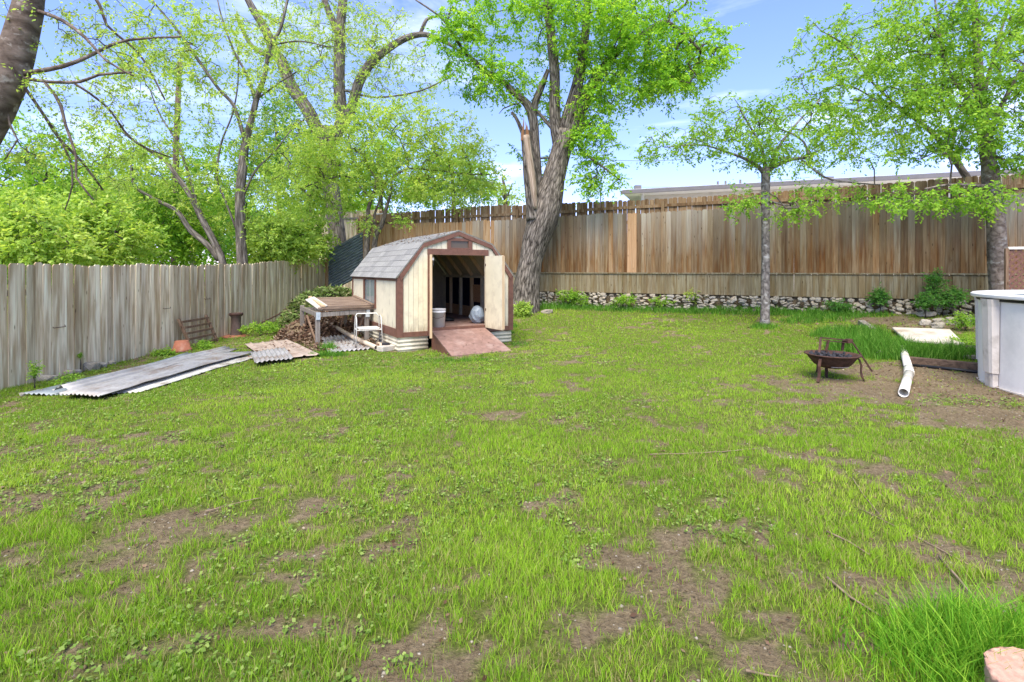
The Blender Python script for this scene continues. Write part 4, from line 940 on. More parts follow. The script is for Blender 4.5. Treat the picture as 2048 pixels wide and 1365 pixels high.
# A: trunk at the left edge
tree('leaning_tree', 'smooth brown trunk at the top left edge with drooping sparse branches', 'tree', 6.6,
  [('trunk', [(-230, 860, 100, 0), (-195, 640, 90, 0), (-125, 400, 82, 0), (-34, 250, 72, 0), (8, 170, 66, 0), (30, 110, 60, 0), (44, 60, 54, 0), (54, 20, 50, 0), (66, -40, 44, 0), (100, -150, 40, .1)]),
   ('branch', [(30, 148, 18), (46, 148, 10), (126, 133, 8), (175, 114, 7, .2), (213, 95, 6, .4), (259, 80, 5, .6), (362, 74, 4, .9)]),
   ('branch', [(25, 155, 14), (42, 156, 8), (95, 164, 6), (160, 164, 6, -.1), (198, 150, 5, -.2), (263, 145, 4, -.2)]),
   ('branch', [(85, 160, 5), (110, 190, 6), (122, 213, 6), (131, 250, 5), (152, 312, 4.5), (152, 354, 4), (187, 400, 3)]),
   ('branch', [(25, 158, 9), (42, 166, 7), (84, 225, 6, .2), (122, 282, 6, .4), (164, 324, 5, .6), (206, 381, 4, .8)]),
   ('branch', [(60, 25, 16), (76, 23, 8), (126, 42, 7, -.2), (171, 76, 6, -.2), (213, 122, 4, -.3), (267, 152, 3, -.3)]),
   ('branch', [(150, 168, 5), (213, 213, 4, .3), (267, 282, 4, .6), (343, 316, 3, .9)]),
   ('branch', [(122, 282, 4, .3), (140, 320, 4, .4), (145, 370, 3, .4), (130, 420, 2, .5)]),
   ('branch', [(65, 0, 9), (180, -20, 7, .4), (213, 50, 5, .5), (280, 110, 4, .8), (330, 200, 3, 1)]),
   ('branch', [(10, 190, 6), (20, 250, 4), (35, 280, 3), (10, 320, 2)])],
  [(160, 60, 90, 50, .3, .8, 22), (250, 110, 70, 40, .2, .7, 18), (330, 80, 50, 30, .8, .5, 10), (120, 200, 60, 50, .2, .6, 14), (220, 210, 70, 50, .3, .6, 16), (130, 300, 50, 60, .4, .5, 14), (200, 340, 60, 60, .7, .5, 16), (60, 300, 70, 60, .5, .6, 14), (290, 280, 60, 50, .7, .5, 10), (-60, 100, 70, 100, 0, 1, 20), (40, -60, 200, 60, 0, 1.5, 26), (20, 30, 40, 40, .6, .5, 7)],
  'bark_a', 'leaf_light', lsize=.042, nleaf=7, nsub=4, sub=.26, seed=5, tip=.0028, base=-.12, twigr=.8, reach=1.2)
# F: slender tree right of centre
tree('slender_tree', 'slender young tree with mottled grey trunk standing alone before the fence', 'tree', 12.3,
  [('trunk', [(1530, 660, 24), (1530, 640, 18), (1531, 560, 16), (1531, 450, 16), (1531, 350, 17), (1531, 335, 16)]),
   ('branch', [(1532, 345, 13), (1545, 335, 9), (1580, 320, 7), (1612, 315, 6), (1618, 308, 5), (1608, 285, 4), (1585, 268, 4), (1560, 258, 3), (1543, 238, 2.5)]),
   ('branch', [(1530, 348, 12), (1518, 335, 8), (1490, 318, 6), (1440, 300, 4), (1400, 290, 3), (1330, 295, 2)]),
   ('branch', [(1531, 342, 9), (1524, 300, 6), (1505, 262, 4), (1480, 220, 3)]),
   ('branch', [(1535, 345, 8), (1560, 290, 5, .3), (1600, 240, 4, .5), (1640, 200, 3, .6)]),
   ('branch', [(1600, 317, 4), (1650, 355, 4, -.2), (1700, 365, 3, -.3), (1760, 370, 2, -.3)]),
   ('branch', [(1531, 400, 5), (1560, 408, 3, -.3), (1600, 415, 2, -.6)])],
  [(1310, 300, 45, 22, 0, .8, 14), (1370, 270, 65, 40, 0, 1.0, 30), (1450, 235, 75, 45, 0, 1.2, 38), (1530, 240, 70, 45, 0, 1.2, 38), (1610, 260, 80, 50, 0, 1.2, 44), (1690, 310, 70, 32, 0, 1.1, 24), (1490, 300, 70, 35, 0, 1.0, 34), (1560, 320, 60, 30, -.2, .9, 26), (1740, 375, 50, 16, -.2, .7, 8), (1640, 375, 50, 14, -.3, .7, 7), (1500, 400, 50, 22, -.5, .6, 16), (1590, 420, 40, 18, -.5, .5, 12), (1640, 395, 40, 18, -.4, .5, 8)],
  'bark_f', 'leaf_mid', lsize=.068, nleaf=9, nsub=5, sub=.34, seed=6, tip=.004)
# G: right tree
DENS = .85
tree('broad_tree', 'leafy tree with pale mottled trunk at the right edge behind the pool', 'tree', 11.25,
  [('trunk', [(2006, 640, 46), (2002, 590, 36), (1995, 500, 32), (1991, 430, 31), (1984, 380, 32), (1978, 330, 26), (1972, 290, 26), (1966, 250, 22), (1960, 180, 18), (1955, 100, 14), (1950, 20, 11), (1945, -60, 8)]),
   ('branch', [(1984, 375, 14), (1950, 372, 7, -.3), (1900, 370, 5, -.6), (1850, 378, 3, -.9)]),
   ('branch', [(1972, 300, 12), (1990, 240, 10, -.2), (2020, 180, 8, -.4), (2060, 110, 5, -.5)]),
   ('branch', [(1966, 250, 10), (1930, 190, 8, -.1), (1890, 130, 7), (1880, 75, 5), (1870, 0, 3)]),
   ('branch', [(1962, 215, 9), (1980, 140, 7, .3), (2000, 70, 5, .4), (2020, 0, 4, .4)])],
  [(1850, 60, 80, 65, 0, 1.3, 62), (1780, 120, 70, 60, 0, 1.2, 46), (1950, 50, 90, 65, 0, 1.5, 74), (2040, 80, 80, 80, 0, 1.4, 70), (1930, 150, 90, 60, -.2, 1.4, 70), (2030, 210, 80, 70, -.3, 1.2, 70), (1850, 210, 85, 55, -.2, 1.2, 62), (1940, 260, 85, 50, -.4, 1.1, 56), (2040, 310, 60, 40, -.4, .9, 34), (1860, 290, 60, 30, -.4, .8, 20), (1900, 390, 90, 22, -.8, .6, 26), (1810, 400, 60, 22, -.9, .5, 14), (1985, 400, 30, 20, -.6, .4, 10), (2130, 150, 70, 120, 0, 1.3, 26), (1960, -70, 180, 60, 0, 1.8, 60)],
  'bark_g', 'leaf_mid', lsize=.07, nleaf=10, nsub=6, sub=.34, seed=7, tip=.004)
# H: tree behind the fences, leaning left
tree('slanting_tree', 'thin tree leaning left from behind the fences beside the pale-trunked one', 'tree', 14.4,
  [('trunk', [(1990, 470, 18), (1960, 395, 16), (1937, 360, 14), (1900, 306, 12), (1860, 262, 9), (1821, 232, 7), (1780, 207, 5), (1700, 200, 3)]),
   ('branch', [(1899, 308, 8), (1908, 277, 6), (1900, 232, 5), (1883, 195, 4), (1887, 124, 4), (1879, 75, 3)]),
   ('branch', [(1800, 218, 4), (1740, 160, 4), (1700, 100, 3), (1640, 60, 2)]),
   ('branch', [(1760, 205, 3), (1690, 170, 3), (1620, 190, 2), (1600, 150, 1.5)])],
  [(1660, 70, 50, 45, 0, 1.2, 18), (1610, 110, 35, 50, 0, 1, 11), (1700, 120, 75, 55, 0, 1.5, 48), (1640, 190, 60, 50, 0, 1.3, 34), (1740, 210, 75, 45, 0, 1.3, 46), (1680, 260, 70, 35, 0, 1.2, 34), (1750, 40, 70, 45, 0, 1.4, 34), (1800, 270, 60, 40, 0, 1.1, 26), (1830, 150, 80, 60, .2, 1.4, 40)],
  'bark_thin', 'leaf_mid', lsize=.085, nleaf=9, nsub=5, sub=.42, seed=8, tip=.004)
# trees and shrubs beyond the fences
DENS = 1.45
bgd = [('shrub', 'yellow-green shrub spilling over the grey fence at the left edge', 40, 470, 11.5, 110, 75, 1.0, 90, 'leaf_light'),
 ('shrub', 'loose pale shrub behind the grey fence left of the hanging twigs', 180, 455, 13.5, 110, 80, 1.2, 95, 'leaf_light'),
 ('shrub', 'green shrub behind the grey fence under the sloping stems', 320, 455, 16.5, 100, 75, 1.4, 85, 'leaf_mid'),
 ('shrub', 'bright low shrub right of the multi-stem tree, behind the grey fence', 560, 480, 17.5, 75, 50, .8, 75, 'leaf_light'),
 ('shrub', 'yellowish bush in front of the distant grey fence', 610, 470, 20.0, 50, 50, .9, 50, 'leaf_light'),
 ('background_tree', 'mid-green round tree at the far left beyond the shrubs', 60, 350, 24, 150, 110, 2.6, 120, 'leaf_mid'),
 ('background_tree', 'pale leafy tree beyond the shrubs, left of the pole', 215, 350, 30, 130, 90, 2.8, 110, 'leaf_light'),
 ('background_tree', 'green tree standing directly behind the dark wooden pole', 380, 370, 32, 130, 100, 3.0, 120, 'leaf_mid'),
 ('background_tree', 'dark green tree rising behind the multi-stem tree', 555, 290, 36, 85, 120, 2.6, 110, 'leaf_dark'),
 ('background_tree', 'light green tree behind the thick trunk and corner', 620, 370, 30, 90, 90, 2.6, 100, 'leaf_light'),
 ('background_tree', 'green tree behind the bushy crown left of the shed ridge', 760, 350, 32, 110, 80, 2.6, 100, 'leaf_mid'),
 ('background_tree', 'small leafy tree behind the fence above the shed', 905, 350, 30, 90, 60, 2.2, 80, 'leaf_mid'),
 ('background_tree', 'thin distant tree behind the fence left of the broken limb', 1010, 375, 33, 30, 40, 1.0, 16, 'leaf_light'),
 ('background_tree', 'dusky distant tree low behind the leftmost shrubs', 130, 430, 38, 170, 80, 3, 110, 'leaf_dark'),
 ('background_tree', 'dusky distant tree low behind the multi-stem tree', 440, 440, 40, 150, 70, 3, 100, 'leaf_dark')]
for i, (nm, lb, px, py, Yb, rx, ry, dep, n, lf_) in enumerate(bgd):
    hpx = 60 if nm == 'shrub' else 100; bw = 5 if nm == 'shrub' else 10
    gz = 540+(EYE)*1024/Yb
    tree(nm, lb, 'shrub' if nm == 'shrub' else 'tree', Yb, [('trunk', [(px+8, gz, bw*1.3), (px+4, (gz+py)/2, bw), (px, py+10, bw*.7), (px-6, py-ry*.5, bw*.3)]), ('branch', [(px, py+30, bw*.5), (px+rx*.5, py-ry*.2, 2)]), ('branch', [(px, py+25, bw*.5), (px-rx*.5, py-ry*.2, 2)])],
         [(px, py, rx, ry, 0, dep, int(n*.55)), (px-rx*.45, py+ry*.25, rx*.6, ry*.6, 0, dep*.8, int(n*.35)), (px+rx*.45, py+ry*.3, rx*.6, ry*.6, 0, dep*.8, int(n*.35)), (px+rx*.1, py-ry*.5, rx*.5, ry*.6, 0, dep*.7, int(n*.2))],
         'bark_thin', lf_, lsize=.07+Yb*.0028, nleaf=9, nsub=6, sub=.3+Yb*.017, seed=20+i, tip=.006, group='trees and shrubs beyond the fences', base=g1(0, 30) if False else -.1, twign=Yb < 22)
RNG = np.random.default_rng(500); random.seed(500)
# far wood beyond everything on the left: leaf mass on a rising bank
n = 46000; Xw = RNG.uniform(-62, -3, n); Yw = 44+RNG.uniform(0, 8, n)
hw = 5.5+5.0*fbm(Xw*.13+2, Yw*0, 91, 3)-3.6*sstep(-17, -4, Xw); Zw = RNG.random(n)**.8*hw
P = np.stack([Xw, Yw, Zw], 1); D = rdir(n); Nn = rdir(n); Nn[:, 2] += .6; s = RNG.uniform(.25, .55, n)
V, F = leafVF(P, D, Nn, s, s*.6, .15); link('far_wood', mesh('far_wood', V, F, 'leaf_mid', attr=np.clip(fbm(Xw*.5, Zw*.6, 95, 3)*1.3-.3+RNG.random(n)*.4, 0, 1)), kind='stuff')
# ------------------------------------------------------------------ utility pole + wires
up = thing('utility_pole', 'tall dark wooden pole rising through the sparse trees at left', 'pole', (W(347, 540, 27).x, 27, 0))
b = MB(); a0 = W(347, 600, 27)-Vector(up.location); a1 = W(352, 300, 27)-Vector(up.location); a2 = W(359, 125, 27)-Vector(up.location)
b.tube([a0-Vector((0, 0, .8)), a1, a2], [.17, .15, .12], 10).obj('pole_shaft', 'pole', up, smooth=True)
MB().beam(a2+Vector((-.06, -.18, -.5)), a2+Vector((.06, -.18, -.25)), .09, .09).obj('bracket', 'rust', up)
MB().tube([W(345, 425, 26.8)-Vector(up.location), W(345, 440, 26.8)-Vector(up.location)], [.2, .24], 10).obj('transformer', 'fascia', up)
for (p, q, sag, lb) in [(W(-200, 360, 24), W(347, 368, 27), .3, 'thin cable running from the pole to the left edge'), (W(347, 368, 27), W(760, 372, 30), .3, 'thin cable running right from the pole behind the trees'), (W(1128, 315, 30), W(1560, 292, 30), .5, 'upper thin cable crossing the sky right of the big tree'), (W(1180, 373, 34), W(1620, 355, 34), .3, 'lower thin cable crossing the sky above the long roof')]:
    pts = [p.lerp(q, k/12)-Vector((0, 0, sag*math.sin(math.pi*k/12))) for k in range(13)]
    o = MB().tube(pts, .012, 4).obj('overhead_cable', 'wire'); tag(o, lb, 'cable', 'overhead cables')
MB().tube([W(1201, 375, 40)-Vector((0, 0, 4)), W(1201, 375, 40)], .04, 6).obj('antenna_mast', 'wire').update_tag()
tag(bpy.data.objects['antenna_mast'], 'thin vertical mast standing beyond the fence right of the big tree', 'mast')
# ------------------------------------------------------------------ neighbour building
bd = thing('long_building', 'long low pale building with flat grey roof edge beyond the fences', 'building', (5.35, 25, 0))
e0 = W(1243, 386, 25)-Vector(bd.location); e1 = W(2300, 338, 18.4)-Vector(bd.location); dv = (e1-e0); dv.z = 0; lv = dv.length; dv.normalize(); nb = Vector((-dv.y, dv.x, 0))
zf = e0.z
def bb_(name, s0, s1, d0, d1, z0, z1, m, par=bd): 
    q = []
    for z in (z0, z1):
        for (s, d) in ((s0, d0), (s1, d0), (s1, d1), (s0, d1)): v = e0+dv*s+nb*d; q.append((v.x, v.y, z))
    return MB().add(q, [(0, 3, 2, 1), (4, 5, 6, 7), (0, 1, 5, 4), (1, 2, 6, 5), (2, 3, 7, 6), (3, 0, 4, 7)]).obj(name, m, par)
bb_('wall', 1.0, lv, 1.1, 8.0, 0, zf-.02, 'stucco')
bb_('soffit', .05, lv, .125, 1.1, zf-.04, zf-.0, 'pool_rim')
bb_('gutter', -.05, lv, -.03, .12, zf-.05, zf+.10, 'fascia'); bb_('roof_edge', .02, lv, .123, 8.5, zf+.01, zf+.14, 'roof_far')
# sloped roof
q = [e0+dv*0+nb*.1, e0+dv*lv+nb*.1, e0+dv*lv+nb*5, e0+dv*2.4+nb*5]
MB().add([(q[0].x, q[0].y, zf+.163), (q[1].x, q[1].y, zf+.163), (q[2].x, q[2].y, zf+.55), (q[3].x, q[3].y, zf+.55), (q[0].x, q[0].y, zf+.145), (q[1].x, q[1].y, zf+.145), (q[2].x, q[2].y, zf+.4), (q[3].x, q[3].y, zf+.4)], [(0, 1, 2, 3), (7, 6, 5, 4), (0, 4, 5, 1), (1, 5, 6, 2), (2, 6, 7, 3), (3, 7, 4, 0)]).obj('roof', 'roof_far', bd)
for s in (.95,): v = e0+dv*s+nb*.5; MB().tube([(v.x, v.y, 0), (v.x, v.y, zf-.04)], .09, 8).obj('porch_post', 'pool_rim', bd)
for s, dd in ((4.4, 1.6), (4.75, 1.6), (5.4, 1.5)):
    v = e0+dv*s+nb*dd; MB().tube([(v.x, v.y, zf+.2), (v.x, v.y, zf+.55)], .05, 8).obj('vent_pipe', 'fascia', bd); 
for s, dd in ((.7, .6), (9.0, 1.2)): v = e0+dv*s+nb*dd; MB().box((v.x-.15, v.y-.15, zf+.1), (v.x+.15, v.y+.15, zf+.4)).obj('roof_vent', 'fascia', bd)
# ------------------------------------------------------------------ shed
SW, SL = 2.555, 3.62; rzs = math.atan2(.509, .861)
zb, ze, zk, zr = .302, 1.503, 2.15, 2.412; K = .505
sh = thing('barn_shed', 'cream barn-shaped garden shed with brown trim and open double doors', 'shed', (-2.217, 10.0, 0), rzs)
def gz_(u): # gambrel outline height at u
    u = min(u, SW-u)
    return ze+(zk-ze)*u/K if u < K else zk+(zr-zk)*(u-K)/(SW/2-K)
# front wall and back wall: siding boards
OPL, OPR, OPT, OPB = .665, 1.89, 1.92, .44
def gable(part, y0, y1, opening, step=.1):
    par = link(part, mesh(part, *wallback(opening, y1 if y0 < y1 else y1), 'inner'), sh)
    us = list(np.arange(0, SW-1e-6, step))+[SW]
    for a, b_ in zip(us[:-1], us[1:]):
        a2_, b2_ = a+.003, b_-.003
        segs = [(zb, None)]
        if opening and b_ > OPL and a < OPR:
            a3, b3 = a2_, b2_
            if a < OPL < b_ and OPL-a > .02: addboard(par, a2_, OPL, zb, None, y0, y1)
            if a < OPR < b_ and b_-OPR > .02: addboard(par, OPR, b2_, zb, None, y0, y1)
            a3 = max(a2_, OPL); b3 = min(b2_, OPR)
            wl, wr, wt = 1.10, 1.50, 2.24
            addboard(par, a3, b3, OPT, None if not (b3 > wl and a3 < wr) else 2.07, y0, y1)
            if b3 > wl and a3 < wr: addboard(par, a3, b3, wt, None, y0, y1)
        else: addboard(par, a2_, b2_, zb, None, y0, y1)
def addboard(par, a, b, z0, z1, y0, y1):
    if b-a < .01: return
    pts = [a]; 
    for kx in (K, SW/2, SW-K):
        if a < kx < b: pts.append(kx)
    pts.append(b)
    top = [(x, (gz_(x)-.01) if z1 is None else z1) for x in pts]
    if min(t_[1] for t_ in top) < z0+.01: return
    poly = [(a, z0), (b, z0)]+top[::-1]
    MB().prism(poly, y0, y1).obj('siding_board', 'cream', par)
def wallback(opening, y):
    V = []; F = []
    def poly(p): 
        b = len(V); V.extend([(x, y, z) for x, z in p]); F.append(tuple(range(b, b+len(p))))
    if opening:
        poly([(0, zb), (OPL, zb), (OPL, gz_(OPL)-.02), (K, gz_(K)-.02), (0, gz_(0)-.02)]); poly([(OPR, zb), (SW, zb), (SW, gz_(SW)-.02), (SW-K, gz_(K)-.02), (OPR, gz_(OPR)-.02)])
        poly([(OPL, OPT), (OPR, OPT), (OPR, 2.07), (OPL, 2.07)]); poly([(OPL, 2.07), (1.10, 2.07), (1.10, gz_(1.1)-.02), (OPL, gz_(OPL)-.02)]); poly([(1.50, 2.07), (OPR, 2.07), (OPR, gz_(OPR)-.02), (1.50, gz_(1.5)-.02)]); poly([(OPL, zb), (OPR, zb), (OPR, OPB-.03), (OPL, OPB-.03)])
    else: poly([(0, zb), (SW, zb), (SW, ze-.02), (SW-K, zk-.02), (SW/2, zr-.02), (K, zk-.02), (0, ze-.02)])
    return V, F
gable('front_wall', -.012, .0, True)
gable('back_wall', SL+.012, SL, False, .2)
# side walls
WL0, WL1, WZ0, WZ1 = 1.585, 2.46, .865, 1.41
lw = link('left_wall', mesh('left_wall', [(.002, 0, zb), (.002, WL0, zb), (.002, WL0, ze), (.002, 0, ze), (.002, WL1, zb), (.002, SL, zb), (.002, SL, ze), (.002, WL1, ze), (.002, WL0, WZ0), (.002, WL1, WZ0), (.002, WL0, WZ1), (.002, WL1, WZ1)], [(0, 1, 2, 3), (4, 5, 6, 7), (1, 4, 9, 8), (10, 11, 7, 2)], 'inner'), sh)
v = 0
while v < SL-.01:
    a, b_ = v+.003, min(v+.1, SL)-.003
    if b_ > WL0 and a < WL1:
        MB().box((-.012, a, zb), (0, b_, WZ0)).obj('siding_board', 'cream', lw); MB().box((-.012, a, WZ1), (0, b_, ze)).obj('siding_board', 'cream', lw)
    else: MB().box((-.012, a, zb), (0, b_, ze)).obj('siding_board', 'cream', lw)
    v += .1
rwl = link('right_wall', mesh('right_wall', [(SW-.002, 0, zb), (SW-.002, SL, zb), (SW-.002, SL, ze), (SW-.002, 0, ze)], [(0, 1, 2, 3)], 'inner'), sh)
for k in range(18): MB().box((SW, k*.2+.003, zb), (SW+.012, min(k*.2+.197, SL), ze)).obj('siding_board', 'cream', rwl)
# trims
T = 'trim'
def trimbox(name, a, b, par=sh): return MB().box(a, b).obj(name, T, par, bevel=.003)
trimbox('corner_trim', (-.034, -.034, zb-.01), (.085, -.0125, ze-.005)); trimbox('corner_trim', (-.034, -.012, zb-.01), (-.0125, .075, ze-.03))
trimbox('corner_trim', (SW-.085, -.034, zb-.01), (SW+.034, -.0125, ze-.005)); trimbox('corner_trim', (-.034, SL-.05, zb-.01), (-.0125, SL+.03, ze-.03))
trimbox('base_trim', (.087, -.032, zb-.01), (.59, -.0125, zb+.09)); trimbox('base_trim', (1.96, -.032, zb-.01), (SW-.087, -.0125, zb+.09))
trimbox('base_trim', (-.032, .077, zb-.01), (-.0125, SL-.052, zb+.16)); trimbox('eave_trim', (-.033, .077, ze-.105), (-.0125, SL-.052, ze-.012))
trimbox('door_trim', (.595, -.033, zb-.01), (.662, -.0125, OPT)); trimbox('door_trim', (1.893, -.033, zb-.01), (1.96, -.0125, OPT))
trimbox('door_header', (.59, -.036, OPT+.002), (1.975, -.0125, 2.045))
trimbox('threshold', (.664, -.03, OPB-.07), (1.892, .08, OPB-.003))
for (a, b_) in (((0, ze), (K, zk)), ((K, zk), (SW/2, zr)), ((SW-K, zk), (SW/2, zr)), ((SW, ze), (SW-K, zk))):
    d = Vector((b_[0]-a[0], 0, b_[1]-a[1])).normalized(); nn = Vector((-d.z, 0, d.x)); nn = nn if nn.z > 0 else -nn
    A_ = Vector((a[0], 0, a[1])); B_ = Vector((b_[0], 0, b_[1])); q = []
    for y in (-.05, -.0125):
        q += [tuple(A_+nn*.0+Vector((0, y, 0))-d*.0), tuple(B_+Vector((0, y, 0))), tuple(B_-Vector((0, 0, .085))+Vector((0, y, 0))), tuple(A_-Vector((0, 0, .085))-Vector((0, 0, 0))+Vector((0, y, 0)) if a[1] > ze+.1 else A_+Vector((0.04 if a[0] < 1 else -.04, y, -.10)))]
    MB().add(q, [(0, 1, 2, 3), (7, 6, 5, 4), (0, 4, 5, 1), (1, 5, 6, 2), (2, 6, 7, 3), (3, 7, 4, 0)]).obj('rake_trim', T, sh)
# loft window in the gable
lwn = MB().box((1.02, -.036, 2.047), (1.10, -.0126, 2.275)).box((1.50, -.036, 2.047), (1.585, -.0126, 2.275)).box((1.101, -.035, 2.215), (1.499, -.0126, 2.275)).box((1.101, -.035, 2.047), (1.499, -.0126, 2.075)).obj('loft_window', T, sh)
MB().box((1.10, -.008, 2.07), (1.50, -.004, 2.24)).obj('pane', 'glass_dark', lwn)
# side window
swn = MB().box((-.034, WL0-.085, WZ0-.10), (-.0126, WL0, WZ1+.06)).box((-.034, WL1, WZ0-.10), (-.0126, WL1+.085, WZ1+.06)).box((-.033, WL0+.001, WZ0-.10), (-.0126, WL1-.001, WZ0)).box((-.033, WL0+.001, WZ1), (-.0126, WL1-.001, WZ1+.06)).obj('side_window', T, sh)
MB().box((-.01, WL0, WZ0), (-.004, (WL0+WL1)/2-.012, WZ1)).obj('pane', 'glass', swn); MB().box((-.003, (WL0+WL1)/2+.012, WZ0), (.003, WL1, WZ1)).obj('pane', 'glass', swn)
MB().box((-.012, (WL0+WL1)/2-.012, WZ0), (-.001, (WL0+WL1)/2+.012, WZ1)).obj('mullion', 'alu', swn)
# roof deck + shingles
rf = MB()
prof = [(-.05, ze-.055), (K, zk), (SW/2, zr), (SW-K, zk), (SW+.05, ze-.055)]
Vr = []; Fr = []
for (x, z) in prof:
    for y in (-.045, SL+.06): Vr += [(x, y, z+.004), (x, y, z+.02)]
for i in range(4):
    a = i*4; b_ = a+4; Fr += [(a, a+2, b_+2, b_), (a+1, b_+1, b_+3, a+3), (a, b_, b_+1, a+1), (a+2, a+3, b_+3, b_+2)]
Fr += [(0, 1, 3, 2), (16, 18, 19, 17)]
roof = rf.add(Vr, Fr).obj('roof', 'inner', sh)
def shingles(x0, z0, x1, z1, courses, tabw=.31):
    A_ = Vector((x0, 0, z0)); B_ = Vector((x1, 0, z1)); d = (B_-A_); Ls = d.length; d.normalize(); nn = Vector((-d.z, 0, d.x)); nn = nn if nn.z > 0 else -nn
    ex = Ls/courses
    me = {}
    for c in range(courses):
        y = -.055-(.155 if c % 2 else 0)
        while y < SL+.06:
            ya, yb = max(y, -.055), min(y+tabw-.004, SL+.07)
            if yb-ya > .03:
                key = (round(yb-ya, 3),)
                if key not in me:
                    l = yb-ya; q = [(0, 0, .010), (0, l, .010), (ex*1.12, l, .003), (ex*1.12, 0, .003), (0, 0, .0), (0, l, .0), (ex*1.12, l, -.002), (ex*1.12, 0, -.002)]
                    me[key] = mesh('shingle', q, [(0, 1, 2, 3), (7, 6, 5, 4), (0, 4, 5, 1), (1, 5, 6, 2), (2, 6, 7, 3), (3, 7, 4, 0)], 'shingle')
                    bm = bmesh.new(); bm.from_mesh(me[key]); bmesh.ops.recalc_face_normals(bm, faces=bm.faces); bm.to_mesh(me[key]); bm.free()
                o = bpy.data.objects.new('shingle', me[key]); C.objects.link(o); o.parent = roof
                p = A_+d*(c*ex)+nn*(.020+random.uniform(0, .0015)); yv = Vector((0, 1, 0))
                zz_ = d.cross(yv); 
                mt = Matrix((d, yv, zz_)).transposed().to_4x4()
                if zz_.z < 0: mt = Matrix((d, -yv, -zz_)).transposed().to_4x4(); o.matrix_local = Matrix.Translation(p+Vector((0, yb, 0))) @ mt
                else: o.matrix_local = Matrix.Translation(p+Vector((0, ya, 0))) @ mt
            y += tabw
shingles(-.06, ze-.065, K, zk+.0, 6); shingles(K, zk, SW/2, zr, 5, .33)
shingles(SW+.06, ze-.065, SW-K, zk, 6, .6); shingles(SW-K, zk, SW/2, zr, 5, .6)
# roof leaves litter
xx = RNG.uniform(K, SW/2, 240); yy_ = RNG.uniform(0, SL, 240); zz_ = zk+(zr-zk)*(xx-K)/(SW/2-K)+.04
V, F = leafVF(np.stack([xx, yy_, zz_], 1), rdir(240, .3), np.tile([0, 0, 1.], (240, 1))+rdir(240)*.5, RNG.uniform(.03, .07, 240), RNG.uniform(.02, .035, 240)); link('roof_leaves', mesh('roof_leaves', V, F, 'dry_leaf', attr=RNG.random(240)), sh, kind='stuff')
uu = RNG.uniform(.75, 1.85, 26); tt = RNG.uniform(.05, .95, 26)
V, F = leafVF(np.stack([uu, -.035-1.02*tt, (OPB-.055)*(1-tt)+.035*tt+.012], 1), rdir(26, .2), np.tile([0, 0, 1.], (26, 1)), RNG.uniform(.02, .05, 26), RNG.uniform(.012, .03, 26)); link('ramp_leaves', mesh('ramp_leaves', V, F, 'dry_leaf', attr=RNG.random(26)*.6), sh, kind='stuff')
# skirt
sk = sheet_mesh('skirting', (-.012, -.006, -.06), (0, 0, .36), (.62, 0, 0), 'skirt', pitch=.078, amp=.012, nv=2, parent=sh)
sk2 = sheet_mesh('skirting', (-.006, -.012, -.10), (0, 0, .40), (0, SL, 0), 'skirt', pitch=.078, amp=.012, nv=2, parent=sh)
sk3 = sheet_mesh('skirting', (1.93, -.006, -.06), (0, 0, .34), (.62, 0, 0), 'skirt', pitch=.078, amp=.012, nv=2, parent=sh)
MB().box((SW-.03, 0, -.05), (SW, SL, zb)).obj('skirting', 'skirt', sh); MB().box((0, SL-.03, -.05), (SW-.031, SL, zb)).obj('skirting', 'skirt', sh)
# floor, interior
MB().box((.01, .01, OPB-.10), (SW-.01, SL-.01, OPB-.004)).obj('floor', 'ramp', sh)
bw = SL-.06
for k, v in enumerate((.62, 1.27, 1.84, 2.5, 3.14)): MB().box((SW-.095, v-.03, OPB), (SW-.006, v+.045, 1.42)).obj('stud', 'stud' if k % 2 == 0 else 'inner', sh)
MB().box((SW-.10, .05, 1.421), (SW-.006, SL-.05, 1.46)).obj('wall_plate', 'inner', sh)
for a, b_ in ((.05, .585), (.67, 1.235), (1.32, 1.805), (1.89, 2.465), (2.55, 3.105), (3.19, 3.55)):
    MB().box((SW-.03, a, OPB+.26), (SW-.012, b_, 1.418)).obj('felt_panel', 'navy', sh); MB().box((SW-.035, a, OPB), (SW-.014, b_, OPB+.258)).obj('strand_board', 'osb', sh)
MB().box((SW-.045, 1.325, .82), (SW-.032, 1.80, 1.25)).obj('strand_board', 'osb', sh)
for k, u in enumerate((.15, .75, 1.35, 1.95)): MB().box((u, bw-.07, OPB), (u+.045, bw, 2.0 if .3 < u < 2.2 else 1.45)).obj('stud', 'inner', sh)
for yv in (.6, 1.25, 1.9, 2.55, 3.2):
    for sgn in (0, 1):
        fx = lambda x: x if not sgn else SW-x
        MB().beam((fx(.03), yv, ze-.02), (fx(K), yv, zk-.06), .04, .08).beam((fx(K), yv, zk-.06), (fx(SW/2-.005), yv, zr-.06), .04, .08).obj('rafter', 'stud', sh)
    MB().box((.02, yv-.02, OPB), (.08, yv+.02, ze-.03)).obj('stud', 'inner', sh)
MB().box((.03, 1.0, .92), (.10, 3.4, .95)).obj('shelf_rail', 'dark_timber', sh)
MB().tube([(.93, .5, 1.95), (.93, .5, 1.72)], .006, 5).obj('pull_cord', 'string', sh)
